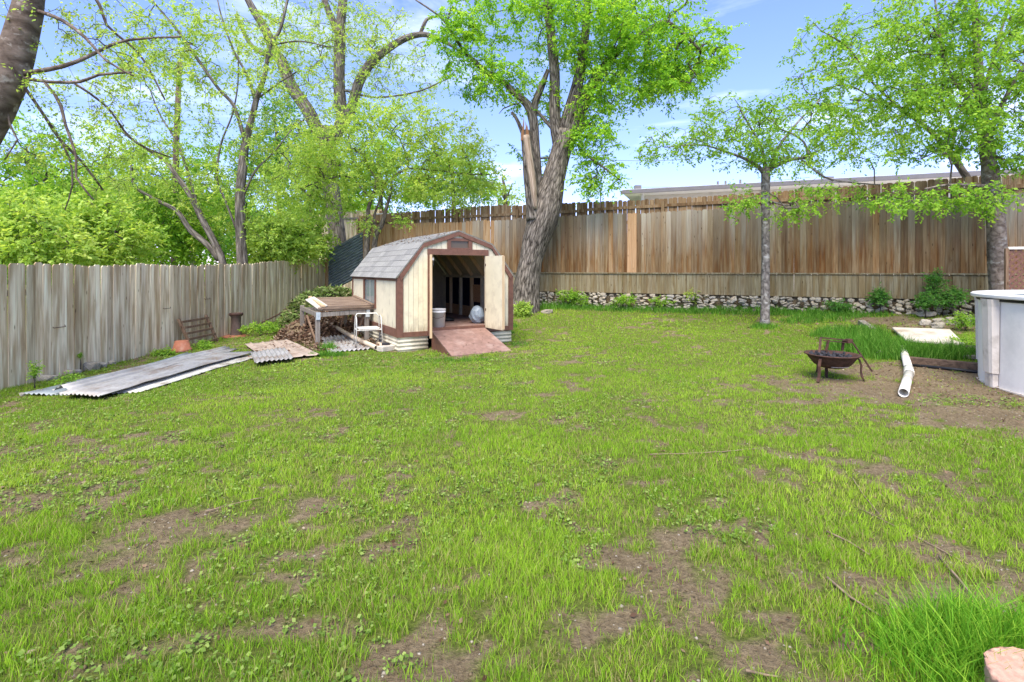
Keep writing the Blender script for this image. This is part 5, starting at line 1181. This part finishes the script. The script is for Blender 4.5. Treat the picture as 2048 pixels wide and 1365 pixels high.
# doors
def door(par_name, hinge, end, thick, face):
    h = Vector((hinge[0], hinge[1], 0)); e = Vector((end[0], end[1], 0)); d = (e-h); l = d.length; d.normalize(); s_ = Vector((-d.y, d.x, 0))
    rz_ = math.atan2(d.y, d.x)
    b = MB().box((0, -.012, OPB-.05), (l, .012, OPT-.01)).obj(par_name, 'cream', sh, loc=h, rot=(0, 0, rz_))
    f = -1 if face < 0 else 1
    for k, (x0, x1, z0, z1) in enumerate(((0, .075, OPB-.05, OPT-.01), (l-.04, l, OPB-.05, OPT-.01), (.076, l-.041, OPB-.05, OPB+.03), (.076, l-.041, OPT-.09, OPT-.01))):
        y0, y1 = (.0125, .04) if f > 0 else (.0125, .026)
        MB().box((x0, y0, z0), (x1, y1, z1)).obj('batten', 'stud' if k == 1 else ('cream' if k != 2 else 'cream'), b)
    return b
def S2(u, v): return (u, v)
dl = Vector((.157, -.987)); ul = Vector((dl.x*.861+dl.y*.509, -dl.x*.509+dl.y*.861))
d1 = door('door', (.655, -.04), (.655+ul.x*.60, -.04+ul.y*.60), .03, -1)
MB().box((.585, -.022, OPB-.12), (.602, .026, OPT-.01)).obj('edge_strip', 'stud', d1)
d2 = door('door', (1.90, -.04), (1.90+.04, -.04-.66), .03, 1); 
MB().box((.661, -.012, OPB-.03), (.672, .045, OPT-.02)).obj('edge_strip', 'stud', d2)
for z in (.75, 1.7): MB().box((.0, -.02, z), (.03, .05, z+.05)).obj('hinge', 'rust', d2)
MB().box((.30, .013, .95), (.33, .03, 1.02)).obj('latch', 'rust', d2)
for z in (1.85,): MB().box((.55, .0, z-.05), (.6, .06, z)).obj('hinge', 'galv', d1)
# ramp
MB().add([(.675, -.035, OPB-.055), (1.885, -.035, OPB-.055), (1.93, -1.06, .035), (.66, -1.06, .035), (.675, -.035, OPB-.08), (1.885, -.035, OPB-.08), (1.93, -1.06, .012), (.66, -1.06, .012)],
   [(0, 1, 2, 3), (7, 6, 5, 4), (0, 4, 5, 1), (1, 5, 6, 2), (2, 6, 7, 3), (3, 7, 4, 0)]).obj('ramp_board', 'ramp', sh)
for u0, u1 in ((.672, .70), (1.86, 1.888)):
    MB().add([(u0, -.037, OPB-.082), (u0, -1.03, .012), (u0, -.037, -.06), (u0, -1.03, -.06), (u1, -.037, OPB-.082), (u1, -1.03, .012), (u1, -.037, -.06), (u1, -1.03, -.06)], [(0, 1, 3, 2), (4, 6, 7, 5), (0, 4, 5, 1), (2, 3, 7, 6), (0, 2, 6, 4), (1, 5, 7, 3)]).obj('ramp_side', T, sh)
# things inside the shed (stand on its floor)
def SP(u, v, z): return Vector((-2.217+.861*u-.509*v, 10+.509*u+.861*v, z))
bk = thing('bucket', 'white plastic bucket standing just inside the shed doorway', 'bucket', SP(.90, .16, OPB))
MB().lathe([(0.001, 0), (.128, 0), (.148, .30), (.155, .30), (.155, .315), (.15, .315), (.152, .36), (.157, .36), (.157, .372), (.140, .372), (.118, .02), (.001, .02)], 24).obj('bucket_body', 'bucket', bk, smooth=True)
MB().tube([(-.155, -.02, .31), (-.12, -.13, .22), (0, -.175, .18), (.12, -.13, .22), (.155, -.02, .31)], .004, 5).obj('handle', 'rust', bk)
bgm = bmesh.new(); bmesh.ops.create_icosphere(bgm, subdivisions=3, radius=1)
for v in bgm.verts:
    n_ = 1+.12*math.sin(v.co.x*5+v.co.z*4)*math.cos(v.co.y*6); v.co = Vector((v.co.x*.17*n_, v.co.y*.15*n_, (v.co.z*.16*n_ if v.co.z < .5 else v.co.z*.24)+.15))
me = bpy.data.meshes.new('plastic_bag'); bgm.to_mesh(me); bgm.free(); me.materials.append(M['bag'])
tag(link('plastic_bag', me, loc=SP(1.93, .42, OPB)), 'pale blue knotted plastic bag on the shed floor by the right door', 'bag')
me2 = me.copy(); me2.materials[0] = M['black']
o = link('dark_cloth', me2, loc=SP(1.5, 1.3, OPB-.02)); o.scale = (1.5, 1.3, .3); tag(o, 'dark crumpled heap lying on the shed floor behind the bag', 'cloth')
o = MB().box((-.14, -.1, 0), (.14, .1, .16)).box((-.1, -.07, .16), (.1, .07, .2)).obj('tool_box', 'black', loc=SP(1.0, 1.0, OPB+.0), bevel=.01); tag(o, 'black box on the floor behind the white bucket', 'box'); o.scale = (1, 1, 2.2)
# ------------------------------------------------------------------ bench
bx, by = -4.12, 10.85; gb = g1(bx, by)
bn = thing('work_bench', 'old grey timber bench with bright metal corner plates beside the shed', 'bench', (bx, by, gb), rzs)
BW_, BD = 1.05, 1.75
for (u, v, h) in ((0, 0, .73), (BW_, .05, .78), (-.05, BD, .76), (BW_-.1, BD, .74)):
    MB().box((u-.045, v-.045, -.05), (u+.045, v+.045, h)).obj('leg', 'grey_wood', bn, bevel=.005)
MB().beam((-.07, -.055, .66), (BW_+.07, -.005, .70), .038, .09).obj('rail', 'grey_wood', bn); MB().beam((-.02, BD, .66), (BW_, BD, .66), .038, .09).obj('rail', 'grey_wood', bn)
MB().beam((-.02, 0, .67), (-.06, BD, .69), .038, .09).obj('rail', 'grey_wood', bn); MB().beam((BW_, 0, .71), (BW_-.1, BD, .69), .038, .09).obj('rail', 'grey_wood', bn)
for (p, q) in (((-.02, .02, .05), (-.16, .35, .62)), ((.75, BD-.2, .0), (.95, BD-.1, .66)), ((.02, BD, .05), (.0, BD-.35, .62)), ((.85, .3, .0), (1.0, .1, .66))): MB().beam(p, q, .035, .08, up=(0, 1, 0)).obj('brace', 'brown_wood_v', bn)
for (u, v, z) in ((0, -.075, .63), (BW_, -.028, .64)): MB().box((u-.045, v, z-.07), (u+.045, v+.004, z+.09)).box((u-.01, v-.006, z), (u+.01, v, z+.02)).obj('metal_plate', 'steel_plate', bn)
pl = thing('slatted_panel', 'brown slatted wooden panel lying tilted on top of the bench', 'panel', (bx, by, gb+.80), rzs)
def pz(v): return .02+.07*v
for k in range(6):
    v0 = .0+k*.27; MB().add([(.12+.03*k*.0, v0, pz(v0)), (1.18, v0, pz(v0)), (1.18, v0+.205, pz(v0+.205)), (.12, v0+.205, pz(v0+.205)), (.12, v0, pz(v0)+.02), (1.18, v0, pz(v0)+.02), (1.18, v0+.205, pz(v0+.205)+.02), (.12, v0+.205, pz(v0+.205)+.02)], [(0, 3, 2, 1), (4, 5, 6, 7), (0, 1, 5, 4), (1, 2, 6, 5), (2, 3, 7, 6), (3, 0, 4, 7)]).obj('slat', 'brown_wood', pl)
for u in (.10, 1.14): MB().beam((u, -.10, .045), (u, 1.62, .165), .07, .035).obj('side_rail', 'stud' if u < .5 else 'brown_wood', pl)
MB().beam((.0, -.07, .0), (1.22, -.05, .0), .05, .035).obj('cross_rail', 'brown_wood', pl); MB().beam((.1, -.03, -.045), (1.2, -.01, -.045), .09, .03).obj('cross_rail', 'brown_wood', pl)
wb = MB().beam((-4.74, 12.0, .95), (-4.02, 10.88, .82), .21, .022, up=(-.35, -.1, 1)).obj('white_board', 'slab', bevel=.003); tag(wb, 'pale weathered board laid slanting over the left edge of the bench', 'board')
# ------------------------------------------------------------------ commode chair
ch = thing('frame_chair', 'old metal-framed shower chair with white seat standing beside the shed wall', 'chair', (-3.02, 10.75, g1(-3.02, 10.8)+.0), rzs-.15)
r_ = .0125
for s_ in (-1, 1):
    x = s_*.25
    MB().tube([(x*1.08, -.24, 0), (x, -.19, .45), (x, -.17, .56), (x, -.12, .62), (x, -.02, .64), (x, .1, .63), (x, .17, .56), (x, .19, .45), (x*1.08, .24, 0)], r_, 8).obj('side_frame', 'alu', ch, smooth=True)
    for y in (-.24, .24): MB().lathe([(.001, 0), (.022, 0), (.017, .05), (.001, .05)], 10, (x*1.08, y, -.01)).obj('foot', 'black', ch)
    MB().tube([(x, -.19, .36), (x, .19, .36)], r_*.9, 6).obj('seat_rail', 'alu', ch)
for y in (-.19, .19): MB().tube([(-.25, y, .36), (.25, y, .36)], r_*.9, 6).obj('cross_rail', 'alu', ch)
MB().tube([(-.25, .19, .60), (-.2, .25, .67), (.2, .25, .67), (.25, .19, .60)], r_, 8).obj('back_rail', 'alu', ch, smooth=True)
MB().box((-.21, -.20, .375), (.21, .18, .40)).obj('seat', 'seat', ch, bevel=.01)
# tan pipe and others
def pipe(name, pts, r, m, label, cat='pipe', open_=True):
    o = MB(); V, F, _ = tube(pts, r, 18, False); o.add(V, F); o = o.obj(name, m, smooth=True)
    so_ = o.modifiers.new('t', 'SOLIDIFY'); so_.thickness = .007; so_.offset = -1; return tag(o, label, cat)
pipe('long_pipe', [(-2.66, 10.05, g1(-2.66, 10)+.075), (-3.5, 11.3, .13), (-4.33, 12.6, .20)], .046, 'pvc_tan', 'long tan pipe lying across the metal sheet from leaf heap to shed corner')
pipe('short_pipe', [(-2.62, 10.42, .055), (-2.86, 10.85, .06)], .05, 'pvc_tan', 'short tan pipe offcut against the shed skirting beside the concrete block')
cb = MB().box((-.2, -.1, 0), (.2, .1, .1)).obj('concrete_block', 'concrete', loc=(-2.46, 10.15, g1(-2.46, 10.1)+.0), rot=(0, 0, .9), bevel=.008); tag(cb, 'low grey concrete block by the shed corner with a dark lump on top', 'block')
o = link('scrap_lump', rock_mesh('scrap_lump', 77, 2), loc=(-2.52, 10.22, .14)); o.data.materials[0] = M['charcoal']; o.scale = (.10, .07, .04); tag(o, 'dark lump of scrap sitting on the concrete block', 'scrap')
# ------------------------------------------------------------------ brush pile with leaf heap
def heap(name, cx, cy, ax, ay, h, n, size, m, label, cat, wdr, z0=0, shell=.5, lift=.0, child=None):
    a = RNG.uniform(0, 2*np.pi, n); r = np.sqrt(RNG.random(n)); x = np.cos(a)*r; y = np.sin(a)*r
    hz = h*np.maximum(0, 1-r**2.2)*(.75+.5*fbm(x*3+cx, y*3, 15, 3)); z = hz*(shell+(1-shell)*RNG.random(n))+z0
    P = np.stack([x*ax, y*ay, z], 1); D = rdir(n, .5); Nn = rdir(n); Nn[:, 2] += .5
    s = size*RNG.uniform(.5, 1.5, n); V, F = leafVF(P, D, Nn, s, s*wdr, .1)
    return V, F, RNG.random(n), P
hp = thing('leaf_heap', 'heap of dry brown leaves behind and under the bench', 'leaf heap', (-4.85, 13.5, g1(-4.95, 13.6)-.12))
V, F, A_, _ = heap('', 3, 1, 1.15, 1.9, .68, 9000, .08, 'dry_leaf', '', '', .6, z0=.0, shell=.8); link('leaves', mesh('leaves', V, F, 'dry_leaf', attr=A_), hp, kind='stuff')
bmq = bmesh.new(); bmesh.ops.create_icosphere(bmq, subdivisions=4, radius=1)
for v in bmq.verts: v.co = Vector((v.co.x*1.0, v.co.y*1.7, max(v.co.z, -.1)*.5*(1+.25*math.sin(v.co.x*4)*math.cos(v.co.y*5))))
me = bpy.data.meshes.new('soil_core'); bmq.to_mesh(me); bmq.free(); me.materials.append(M['ground']); me.attributes.new('green', 'FLOAT', 'POINT'); link('soil_core', me, hp)
bp = thing('brush_pile', 'pile of cut green and brown brush on the leaf heap by the fence', 'brush pile', (-5.0, 14.2, g1(-5, 14.2)))
V, F, A_, P_ = heap('', 5, 2, 1.45, 1.15, 1.0, 14000, .13, 'brush', '', '', .26, z0=.08, shell=.8); link('cuttings', mesh('cuttings', V, F, 'brush', attr=A_), bp, kind='stuff')
b = MB()
for k in range(60):
    a = random.uniform(0, 6.28); q = Vector((math.cos(a)*random.uniform(.2, 1.1), math.sin(a)*random.uniform(.1, .85), random.uniform(.35, .9))); d = Vector((random.uniform(-1, 1), random.uniform(-1, 1), random.uniform(-.3, .3)))*.5
    b.tube([q-d, q+Vector((0, 0, .05)), q+d], [.009, .008, .004], 4)
b.obj('sticks', 'bark_thin', bp, kind='stuff')
bgs = link('black_bag', me2.copy(), loc=(-6.05, 14.3, .42)); bgs.scale = (.95, .8, 1.0); bgs.rotation_euler = (.3, .4, .5); tag(bgs, 'crumpled black plastic hanging off the left side of the brush pile', 'bag')
# pole along the fence
tag(MB().tube([(-7.18, 13.9, .0), (-6.95, 15.2, .28), (-6.4, 15.4, .75)], .022, 8).obj('leaning_rod', 'rust', smooth=True), 'thin rusty rod leaning from the fence foot up to the brush pile', 'rod')
# ------------------------------------------------------------------ wooden rack, pots
rk = thing('wooden_rack', 'small wooden rack with slats leaning on the grey fence', 'rack', (-7.1, 11.35, g1(-7.1, 11.9)))
for y in (0, 1.0): MB().beam((0, y, 0), (-.26, y-.05, .66), .05, .06, up=(0, 1, 0)).obj('side_rail', 'brown_wood_v', rk, bevel=.004)
for k in range(5): f = .12+k*.2; MB().beam((-.26*f+.03, .0, .64*f), (-.26*f+.03, 1.0, .64*f), .02, .05).obj('slat', 'brown_wood_v', rk)
pt = thing('terracotta_pot', 'terracotta pot turned upside down by the grey fence', 'pot', (-7.0, 10.85, g1(-7, 10.85)))
MB().lathe([(.001, .235), (.115, .24), (.125, .232), (.168, .07), (.185, .07), (.19, 0), (.17, 0), (.11, .21), (.001, .215)], 26).obj('pot_body', 'terracotta', pt, smooth=True)
pt2 = thing('clay_chimney', 'tall dark clay flue pot with flared rim standing against the fence', 'flue pot', (-7.14, 13.25, g1(-7.1, 13.25)))
MB().lathe([(.16, 0), (.125, .12), (.11, .35), (.118, .50), (.15, .535), (.155, .60), (.13, .60), (.10, .5), (.09, .3), (.09, .02)], 24).obj('flue_body', 'clay', pt2, smooth=True)
MB().lathe([(.152, .535), (.165, .55), (.165, .60), (.155, .605), (.152, .6)], 24).obj('rim', 'rust', pt2, smooth=True)
MB().lathe([(.001, .05), (.25, .03), (.36, 0), (.3, -.03)], 18).obj('soil_mound', 'terracotta', pt2, smooth=True)
# ------------------------------------------------------------------ fire pit
fp = GP(1662, 748); fr = thing('fire_pit', 'rusty fire pit bowl with curved legs standing on the lawn', 'fire pit', (fp.x, fp.y, fp.z), R(8))
fr.location.y = 7.55; fr.location.x = (1664-1024)/1024*7.55; fr.location.z = g1(fr.location.x, 7.55)
rb, hb = .335, .36
MB().lathe([(.001, hb-.19), (.15, hb-.185), (.235, hb-.14), (.30, hb-.055), (.335, hb), (.365, hb+.003), (.365, hb+.016), (.33, hb+.016), (.28, hb-.04), (.2, hb-.1), (.001, hb-.14)], 32).obj('bowl', 'rust', fr, smooth=True)
b = MB()
for k in range(40):
    a = random.uniform(0, 6.28); r = .27*math.sqrt(random.random()); s_ = random.uniform(.02, .035)
    bm = bmesh.new(); bmesh.ops.create_icosphere(bm, subdivisions=1, radius=s_)
    for v in bm.verts: v.co *= random.uniform(.7, 1.2); v.co += Vector((r*math.cos(a), r*math.sin(a), hb-.005+random.uniform(-.02, .02)-r*0))
    bm.verts.ensure_lookup_table(); b.add([tuple(v.co) for v in bm.verts], [tuple(v.index for v in f.verts) for f in bm.faces]); bm.free()
b.obj('charcoal', 'charcoal', fr, kind='stuff'); MB().lathe([(.001, hb-.03), (.27, hb-.028), (.28, hb-.045)], 24).obj('ash_bed', 'charcoal', fr)
b = MB()
for k in range(7):
    a = -2.25+k*.22; p = Vector((.2*math.cos(a), .2*math.sin(a), hb-.145)); b.box((-.022, -.006, -.012), (.022, .006, .012), Matrix.Translation(p+Vector((0, -.012, .0))) @ Matrix.Rotation(a+1.57, 4, 'Z'))
b.obj('vent_marks', 'ash', fr)
for a in (R(205), R(332), R(80), R(150) if False else R(268-10)):
    if a == R(258): continue
    ca, sa = math.cos(a), math.sin(a)
    prof = [(.31, hb-.02), (.345, hb-.06), (.37, hb-.14), (.365, hb-.22), (.375, .06), (.41, .0)]
    b = MB(); 
    for i in range(len(prof)-1): b.beam((prof[i][0]*ca, prof[i][0]*sa, prof[i][1]), (prof[i+1][0]*ca, prof[i+1][0]*sa, prof[i+1][1]), .035, .02, up=(ca, sa, .2))
    b.obj('leg', 'rust', fr)
a = R(95); MB().beam((.10*math.cos(a), .1*math.sin(a), hb-.15), (.1*math.cos(a), .1*math.sin(a), 0), .03, .03).obj('leg', 'rust', fr)
# the frame folded behind
P0 = [(-.13, .10, hb), (-.02, .20, .585), (.46, .16, .535), (.72, .06, .08)]
for i in range(3): MB().beam(P0[i], P0[i+1], .03, .018).obj('frame_bar', 'rust', fr)
MB().beam((.36, .22, hb+.02), (.36, .2, .53), .035, .02).obj('frame_bar', 'rust', fr); MB().beam((.02, .20, .54), (.44, .17, .50), .02, .015).obj('frame_bar', 'rust', fr); MB().beam((.05, .18, hb+.02), (.1, .19, .55), .035, .02).obj('frame_bar', 'rust', fr)
MB().box((.38, .13, .50), (.46, .20, .56)).obj('hinge_block', 'rust', fr)
# ------------------------------------------------------------------ white pipe
q1 = GP(1807, 806); zz0 = g1(q1.x, q1.y)+.055
A1 = Vector(((1807-1024)/1024*6.45, 6.45, g1(4.9, 6.45)+.06)); B1 = Vector(((1819-1024)/1024*7.75, 7.75, g1(6, 7.7)+.06)); C1 = Vector(((1806-1024)/1024*9.1, 9.1, g1(6.9, 9.1)+.10))
wp = thing('white_pipe', 'white plastic pipe with an elbow lying beside the pool dirt', 'pipe', A1)
def pp(name, pts, r, m='pvc'):
    V, F, _ = tube([p-A1 for p in pts], r, 20, False); o = MB().add(V, F).obj(name, m, wp, smooth=True); s_ = o.modifiers.new('t', 'SOLIDIFY'); s_.thickness = .006; s_.offset = -1; return o
pp('pipe_section', [A1, B1-(B1-A1)*.06], .056); pp('pipe_section', [B1+(C1-B1)*.06, C1], .056)
pp('elbow', [B1-(B1-A1)*.12, B1-(B1-A1)*.02, B1+Vector((.005, .02, 0)), B1+(C1-B1)*.12], .064)
pp('end_collar', [C1-(C1-B1)*.07, C1+(C1-B1)*.01], .066)
# ------------------------------------------------------------------ timbers, slab, log near the pool
def beamthing(name, p, q, w_, h_, m, label, cat, rnd=False):
    p = Vector(p); q = Vector(q); b = MB()
    if rnd: b.tube([p, p.lerp(q, .5)+Vector((0, 0, .01)), q], [w_/2]*3, 10)
    else: b.beam(p, q, w_, h_)
    return tag(b.obj(name, m, bevel=0 if rnd else .006, smooth=rnd), label, cat)
a = GP(1816, 727); b2 = GP(1962, 744); beamthing('wooden_beam', a+Vector((0, 0, .055)), b2+Vector((.3, -.05, .055)), .12, .11, 'dark_timber', 'reddish-brown timber edging the dirt between white pipe and pool', 'beam')
a = GP(1816, 733); b2 = GP(1962, 752); beamthing('black_pipe', a+Vector((.05, -.02, .02)), b2+Vector((.3, -.07, .02)), .05, .05, 'black', 'thin black pipe lying along the front of the reddish timber', 'pipe', True)
a = GP(1868, 700); b2 = GP(1960, 708); beamthing('dark_log', a+Vector((0, 0, .05)), b2+Vector((.3, 0, .06)), .11, .11, 'bark_thin', 'dark round log lying in front of the pale slab', 'log', True)
a = GP(1722, 650); b2 = GP(1746, 668); beamthing('grey_log', a+Vector((0, 0, .06)), b2+Vector((0, 0, .08)), .13, .1, 'grey_wood', 'short grey timber end lying above the tall grass on the bank', 'log')
c = [GP(1784, 664), GP(1900, 668), GP(1930, 698), GP(1812, 690)]
sl = MB(); top = [p+Vector((0, 0, .10)) for p in c]; c2 = [p+Vector((0, 0, .05)) for p in c]
sl.add([tuple(p) for p in c2+top], [(3, 2, 1, 0), (4, 5, 6, 7), (0, 1, 5, 4), (1, 2, 6, 5), (2, 3, 7, 6), (3, 0, 4, 7)])
tag(sl.obj('pale_slab', 'slab', bevel=.01), 'large flat whitish slab lying on the bank behind the tall grass', 'slab')
c = [GP(1925, 712), GP(1962, 713), GP(1962, 722), GP(1925, 720)]; sl = MB(); sl.add([tuple(p+Vector((0, 0, .02))) for p in c]+[tuple(p+Vector((0, 0, .07))) for p in c], [(3, 2, 1, 0), (4, 5, 6, 7), (0, 1, 5, 4), (1, 2, 6, 5), (2, 3, 7, 6), (3, 0, 4, 7)])
tag(sl.obj('short_plank', 'grey_wood'), 'short pale plank end by the pool just above the reddish timber', 'plank')
# ------------------------------------------------------------------ pool
pc = Vector((8.45, 6.39, g1(7.2, 6.6)-.02)); PR = 1.95
M['pool_wall'].node_tree.nodes['Principled BSDF'].inputs['Specular IOR Level'].default_value = .1
po = thing('above_ground_pool', 'off-white above-ground pool wall at the right edge of the yard', 'pool', pc)
hp_ = EYE-.40-pc.z
Vp = []; Fp = []; n = 128
for z in (0, hp_):
    for k in range(n): a = 2*math.pi*k/n; Vp.append((PR*math.cos(a), PR*math.sin(a), z))
Fp = [(k, (k+1) % n, (k+1) % n+n, k+n) for k in range(n)]
me = mesh('pool_wall', Vp, Fp, 'pool_wall', True); pw = link('pool_wall', me, po)
MB().lathe([(PR-.10, hp_+.012), (PR+.075, hp_+.012), (PR+.085, hp_+.025), (PR+.085, hp_+.055), (PR+.065, hp_+.07), (PR-.08, hp_+.075), (PR-.10, hp_+.06), (PR-.10, hp_+.012)], 96).obj('pool_rim', 'pool_rim', po, smooth=False)
MB().lathe([(PR+.006, hp_-.03), (PR+.02, hp_-.03), (PR+.02, hp_+.01), (PR+.006, hp_+.01)], 96).obj('under_rim_track', 'black', po)
MB().lathe([(PR+.004, -.02), (PR+.03, -.02), (PR+.03, .03), (PR+.004, .03)], 96).obj('bottom_track', 'pool_post', po)
wm, wt, wpn, wo = mat('pool_water'); wpn.inputs['Base Color'].default_value = (.05, .2, .25, 1); wpn.inputs['Roughness'].default_value = .05
M['water'] = wm
MB().lathe([(.001, hp_-.18), (PR-.02, hp_-.18)], 64).obj('water', 'water', po)
view = math.atan2(-pc.y, -pc.x)
ang0 = math.atan2(7.02-6.39, 6.6-8.45)
for k in range(9):
    a = ang0+k*2*math.pi/9; ca, sa = math.cos(a), math.sin(a)
    mt = Matrix.Rotation(a, 4, 'Z')
    q = []
    for (z, wdt, dep) in ((0.0, .115, .07), (.20, .115, .07), (.21, .135, .085), (hp_-.10, .15, .10), (hp_, .165, .11)):
        for (x, y) in ((PR+.004, -wdt), (PR+dep*.8, -wdt*.85), (PR+dep, -wdt*.5), (PR+dep, wdt*.5), (PR+dep*.8, wdt*.85), (PR+.004, wdt)): q.append(tuple(mt @ Vector((x, y, z))))
    F_ = []
    for i in range(4):
        for j in range(5): F_.append((i*6+j, i*6+j+1, i*6+j+7, i*6+j+6))
    MB().add(q, F_).obj('upright', 'pool_post', po)
# ------------------------------------------------------------------ pinkish stone at the lower right, sticks, roots
st = bmesh.new(); bmesh.ops.create_icosphere(st, subdivisions=4, radius=1)
for v in st.verts:
    c = v.co; r_ = math.hypot(c.x, c.y); k = 1+.04*math.sin(c.x*7+1)*math.cos(c.y*6)+.02*math.sin(c.x*19)*math.sin(c.y*17)
    sc_ = 1.0/max(.78, r_) if r_ > .78 else 1/.78*1.0
    v.co = Vector((c.x*min(sc_, 1.28)*.17*k, c.y*min(sc_, 1.28)*.15*k, max(-.55, min(.5, c.z))*.12+.012*math.sin(c.x*23+c.y*5)*math.sin(c.y*31)*(.5)))
me = bpy.data.meshes.new('pink_stone'); st.to_mesh(me); st.free(); me.materials.append(M['pink_stone']); me.polygons.foreach_set('use_smooth', np.ones(len(me.polygons), dtype=bool))
o = link('pink_stone', me, loc=(1.885, 1.81, .115)); tag(o, 'rounded salmon-pink stone at the bottom right corner beside tall grass', 'stone')
o = MB().lathe([(.001, -.2), (.13, -.2), (.12, .05), (.001, .05)], 14).obj('stone_footing', 'concrete', loc=(1.885, 1.81, 0)); tag(o, 'grey footing under the salmon-pink stone hidden in the tall grass', 'footing')
def stick(pts, r, label, m='bark_thin', name='stick', cat='stick'):
    P = [GP(x, y)+Vector((0, 0, r*1.2+random.uniform(0, .01))) for x, y in pts]; r *= .62; P, Rr = catmull(P, [r*(1-.5*i/(len(P)-1)) for i in range(len(P))], .06)
    P = [p+Vector((random.uniform(-.004, .004), random.uniform(-.004, .004), random.uniform(-.003, .003))) for p in P]
    return tag(MB().tube(P, Rr, 6).obj(name, m, smooth=True), label, cat, 'sticks lying on the lawn')
M['stick'] = plain('dry_stick', (.22, .16, .11), .9, nscale=30, namp=.4)
stick([(410, 1028), (460, 1015), (528, 1000)], .008, 'thin dry stick lying on the bare earth at left', 'stick')
stick([(1652, 1162), (1700, 1200), (1760, 1238), (1835, 1300)], .012, 'long grey exposed root running to the lower right grass', 'stick')
stick([(1655, 1070), (1700, 1092), (1740, 1115)], .011, 'short pale root above the long one at right', 'stick')
stick([(1880, 1120), (1915, 1165), (1952, 1205)], .013, 'pale root on the bare earth near the right edge', 'stick')
stick([(1705, 960), (1735, 1005), (1768, 1045)], .008, 'thin reddish root in the middle right of the lawn', 'stick')
stick([(1300, 912), (1400, 910), (1520, 900)], .010, 'thin pale hose-like root across the centre right of the lawn', 'stick')
stick([(1490, 1352), (1530, 1360), (1560, 1364)], .010, 'pale stick at the very bottom edge right of centre', 'stick')
stick([(1940, 1135), (1800, 1060), (1720, 1020)], .006, 'faint slim twig crossing the bare patch at right', 'stick')
# ------------------------------------------------------------------ weeds and bushes at the wall foot
def bush(px, py, Yb, rx, ry, dep, n, label, leaf='leaf_mid', ls=.05, name='weed_bush', sub=.16):
    gz = 540+(EYE-g1((px-1024)/1024*Yb, Yb))*1024/Yb
    return tree(name, label, 'plant', Yb, [('stem', [(px, gz, 2), (px+2, (gz+py)/2, 1.5), (px, py, 1)]), ('stem', [(px+3, gz, 2), (px-rx*.4, py, 1)])], [(px, py, rx, ry, 0, dep, n)], 'bark_thin', leaf, lsize=ls, nleaf=8, nsub=4, sub=sub, seed=int(px), tip=.002, group='weeds at the foot of fences and wall', base=g1((px-1024)/1024*Yb, Yb), droop=.05)
bush(1760, 592, 12.5, 15, 12, .2, 26, 'compact dark green bush on the rubble wall right of the slender tree', 'leaf_dark', .05)
bush(1870, 570, 12.0, 14, 26, .2, 26, 'tall climbing weed against the kick boards left of the pool', 'leaf_dark')
bush(1850, 600, 11.8, 20, 12, .25, 22, 'leafy weed low at the foot of the climbing weed', 'leaf_dark')
bush(1905, 592, 11.8, 20, 16, .25, 30, 'bushy weed on the bank just left of the pool', 'leaf_dark')
bush(1135, 590, 16.1, 20, 10, .25, 24, 'leafy weed at the wall right of the big tree', 'leaf_mid')
bush(1162, 598, 16.0, 14, 12, .2, 16, 'second leafy weed along the wall from the big tree', 'leaf_mid')
bush(1385, 590, 14.8, 14, 12, .2, 16, 'small light weed climbing the wall halfway to the slender tree', 'leaf_light')
bush(1250, 600, 15.2, 30, 7, .2, 18, 'low spreading weed at the wall between big tree and slender tree', 'leaf_mid')
bush(1320, 604, 14.9, 26, 7, .2, 16, 'low weed patch along the wall right of the spreading one', 'leaf_mid')
bush(1046, 618, 15.0, 18, 14, .25, 34, 'bright leafy weed at the right foot of the shed by the big trunk', 'leaf_light', .055)
bush(1680, 612, 12.8, 22, 8, .2, 18, 'dark weeds at the left end of the bare bank', 'leaf_dark')
bush(1925, 690, 9.6, 14, 12, .2, 22, 'leafy green weed between pale slab and pool', 'leaf_mid', .04)
bush(1930, 640, 10.6, 22, 10, .2, 20, 'green weed around the blocks beside the pool', 'leaf_mid', .04)
bush(128, 755, 7.55, 22, 6, .15, 10, 'weed clump round the stones near the left corner of the sheets', 'leaf_mid', .03, sub=.1)
bush(325, 706, 10.4, 24, 8, .15, 26, 'bright weed patch beside the upside-down pot', 'leaf_mid', .035, sub=.1)
bush(405, 692, 11.2, 22, 8, .2, 22, 'green weeds at the foot of the wooden rack', 'leaf_mid', .035, sub=.1)
bush(68, 740, 7.5, 8, 14, .05, 10, 'thin sprouting weed against the nearest grey boards', 'leaf_mid', .03, sub=.08)
bush(160, 712, 8.8, 6, 6, .05, 6, 'tiny sprig growing out of the grey fence', 'leaf_mid', .03, sub=.06)
bush(520, 655, 13.2, 40, 8, .4, 40, 'low weeds on the ground right of the clay flue pot', 'leaf_mid', .04, sub=.1)

print('TRIS', sum(len(o.data.polygons)*(2 if len(o.data.polygons) and len(o.data.polygons[0].vertices)>3 else 1) for o in bpy.data.objects if o.type=='MESH'))
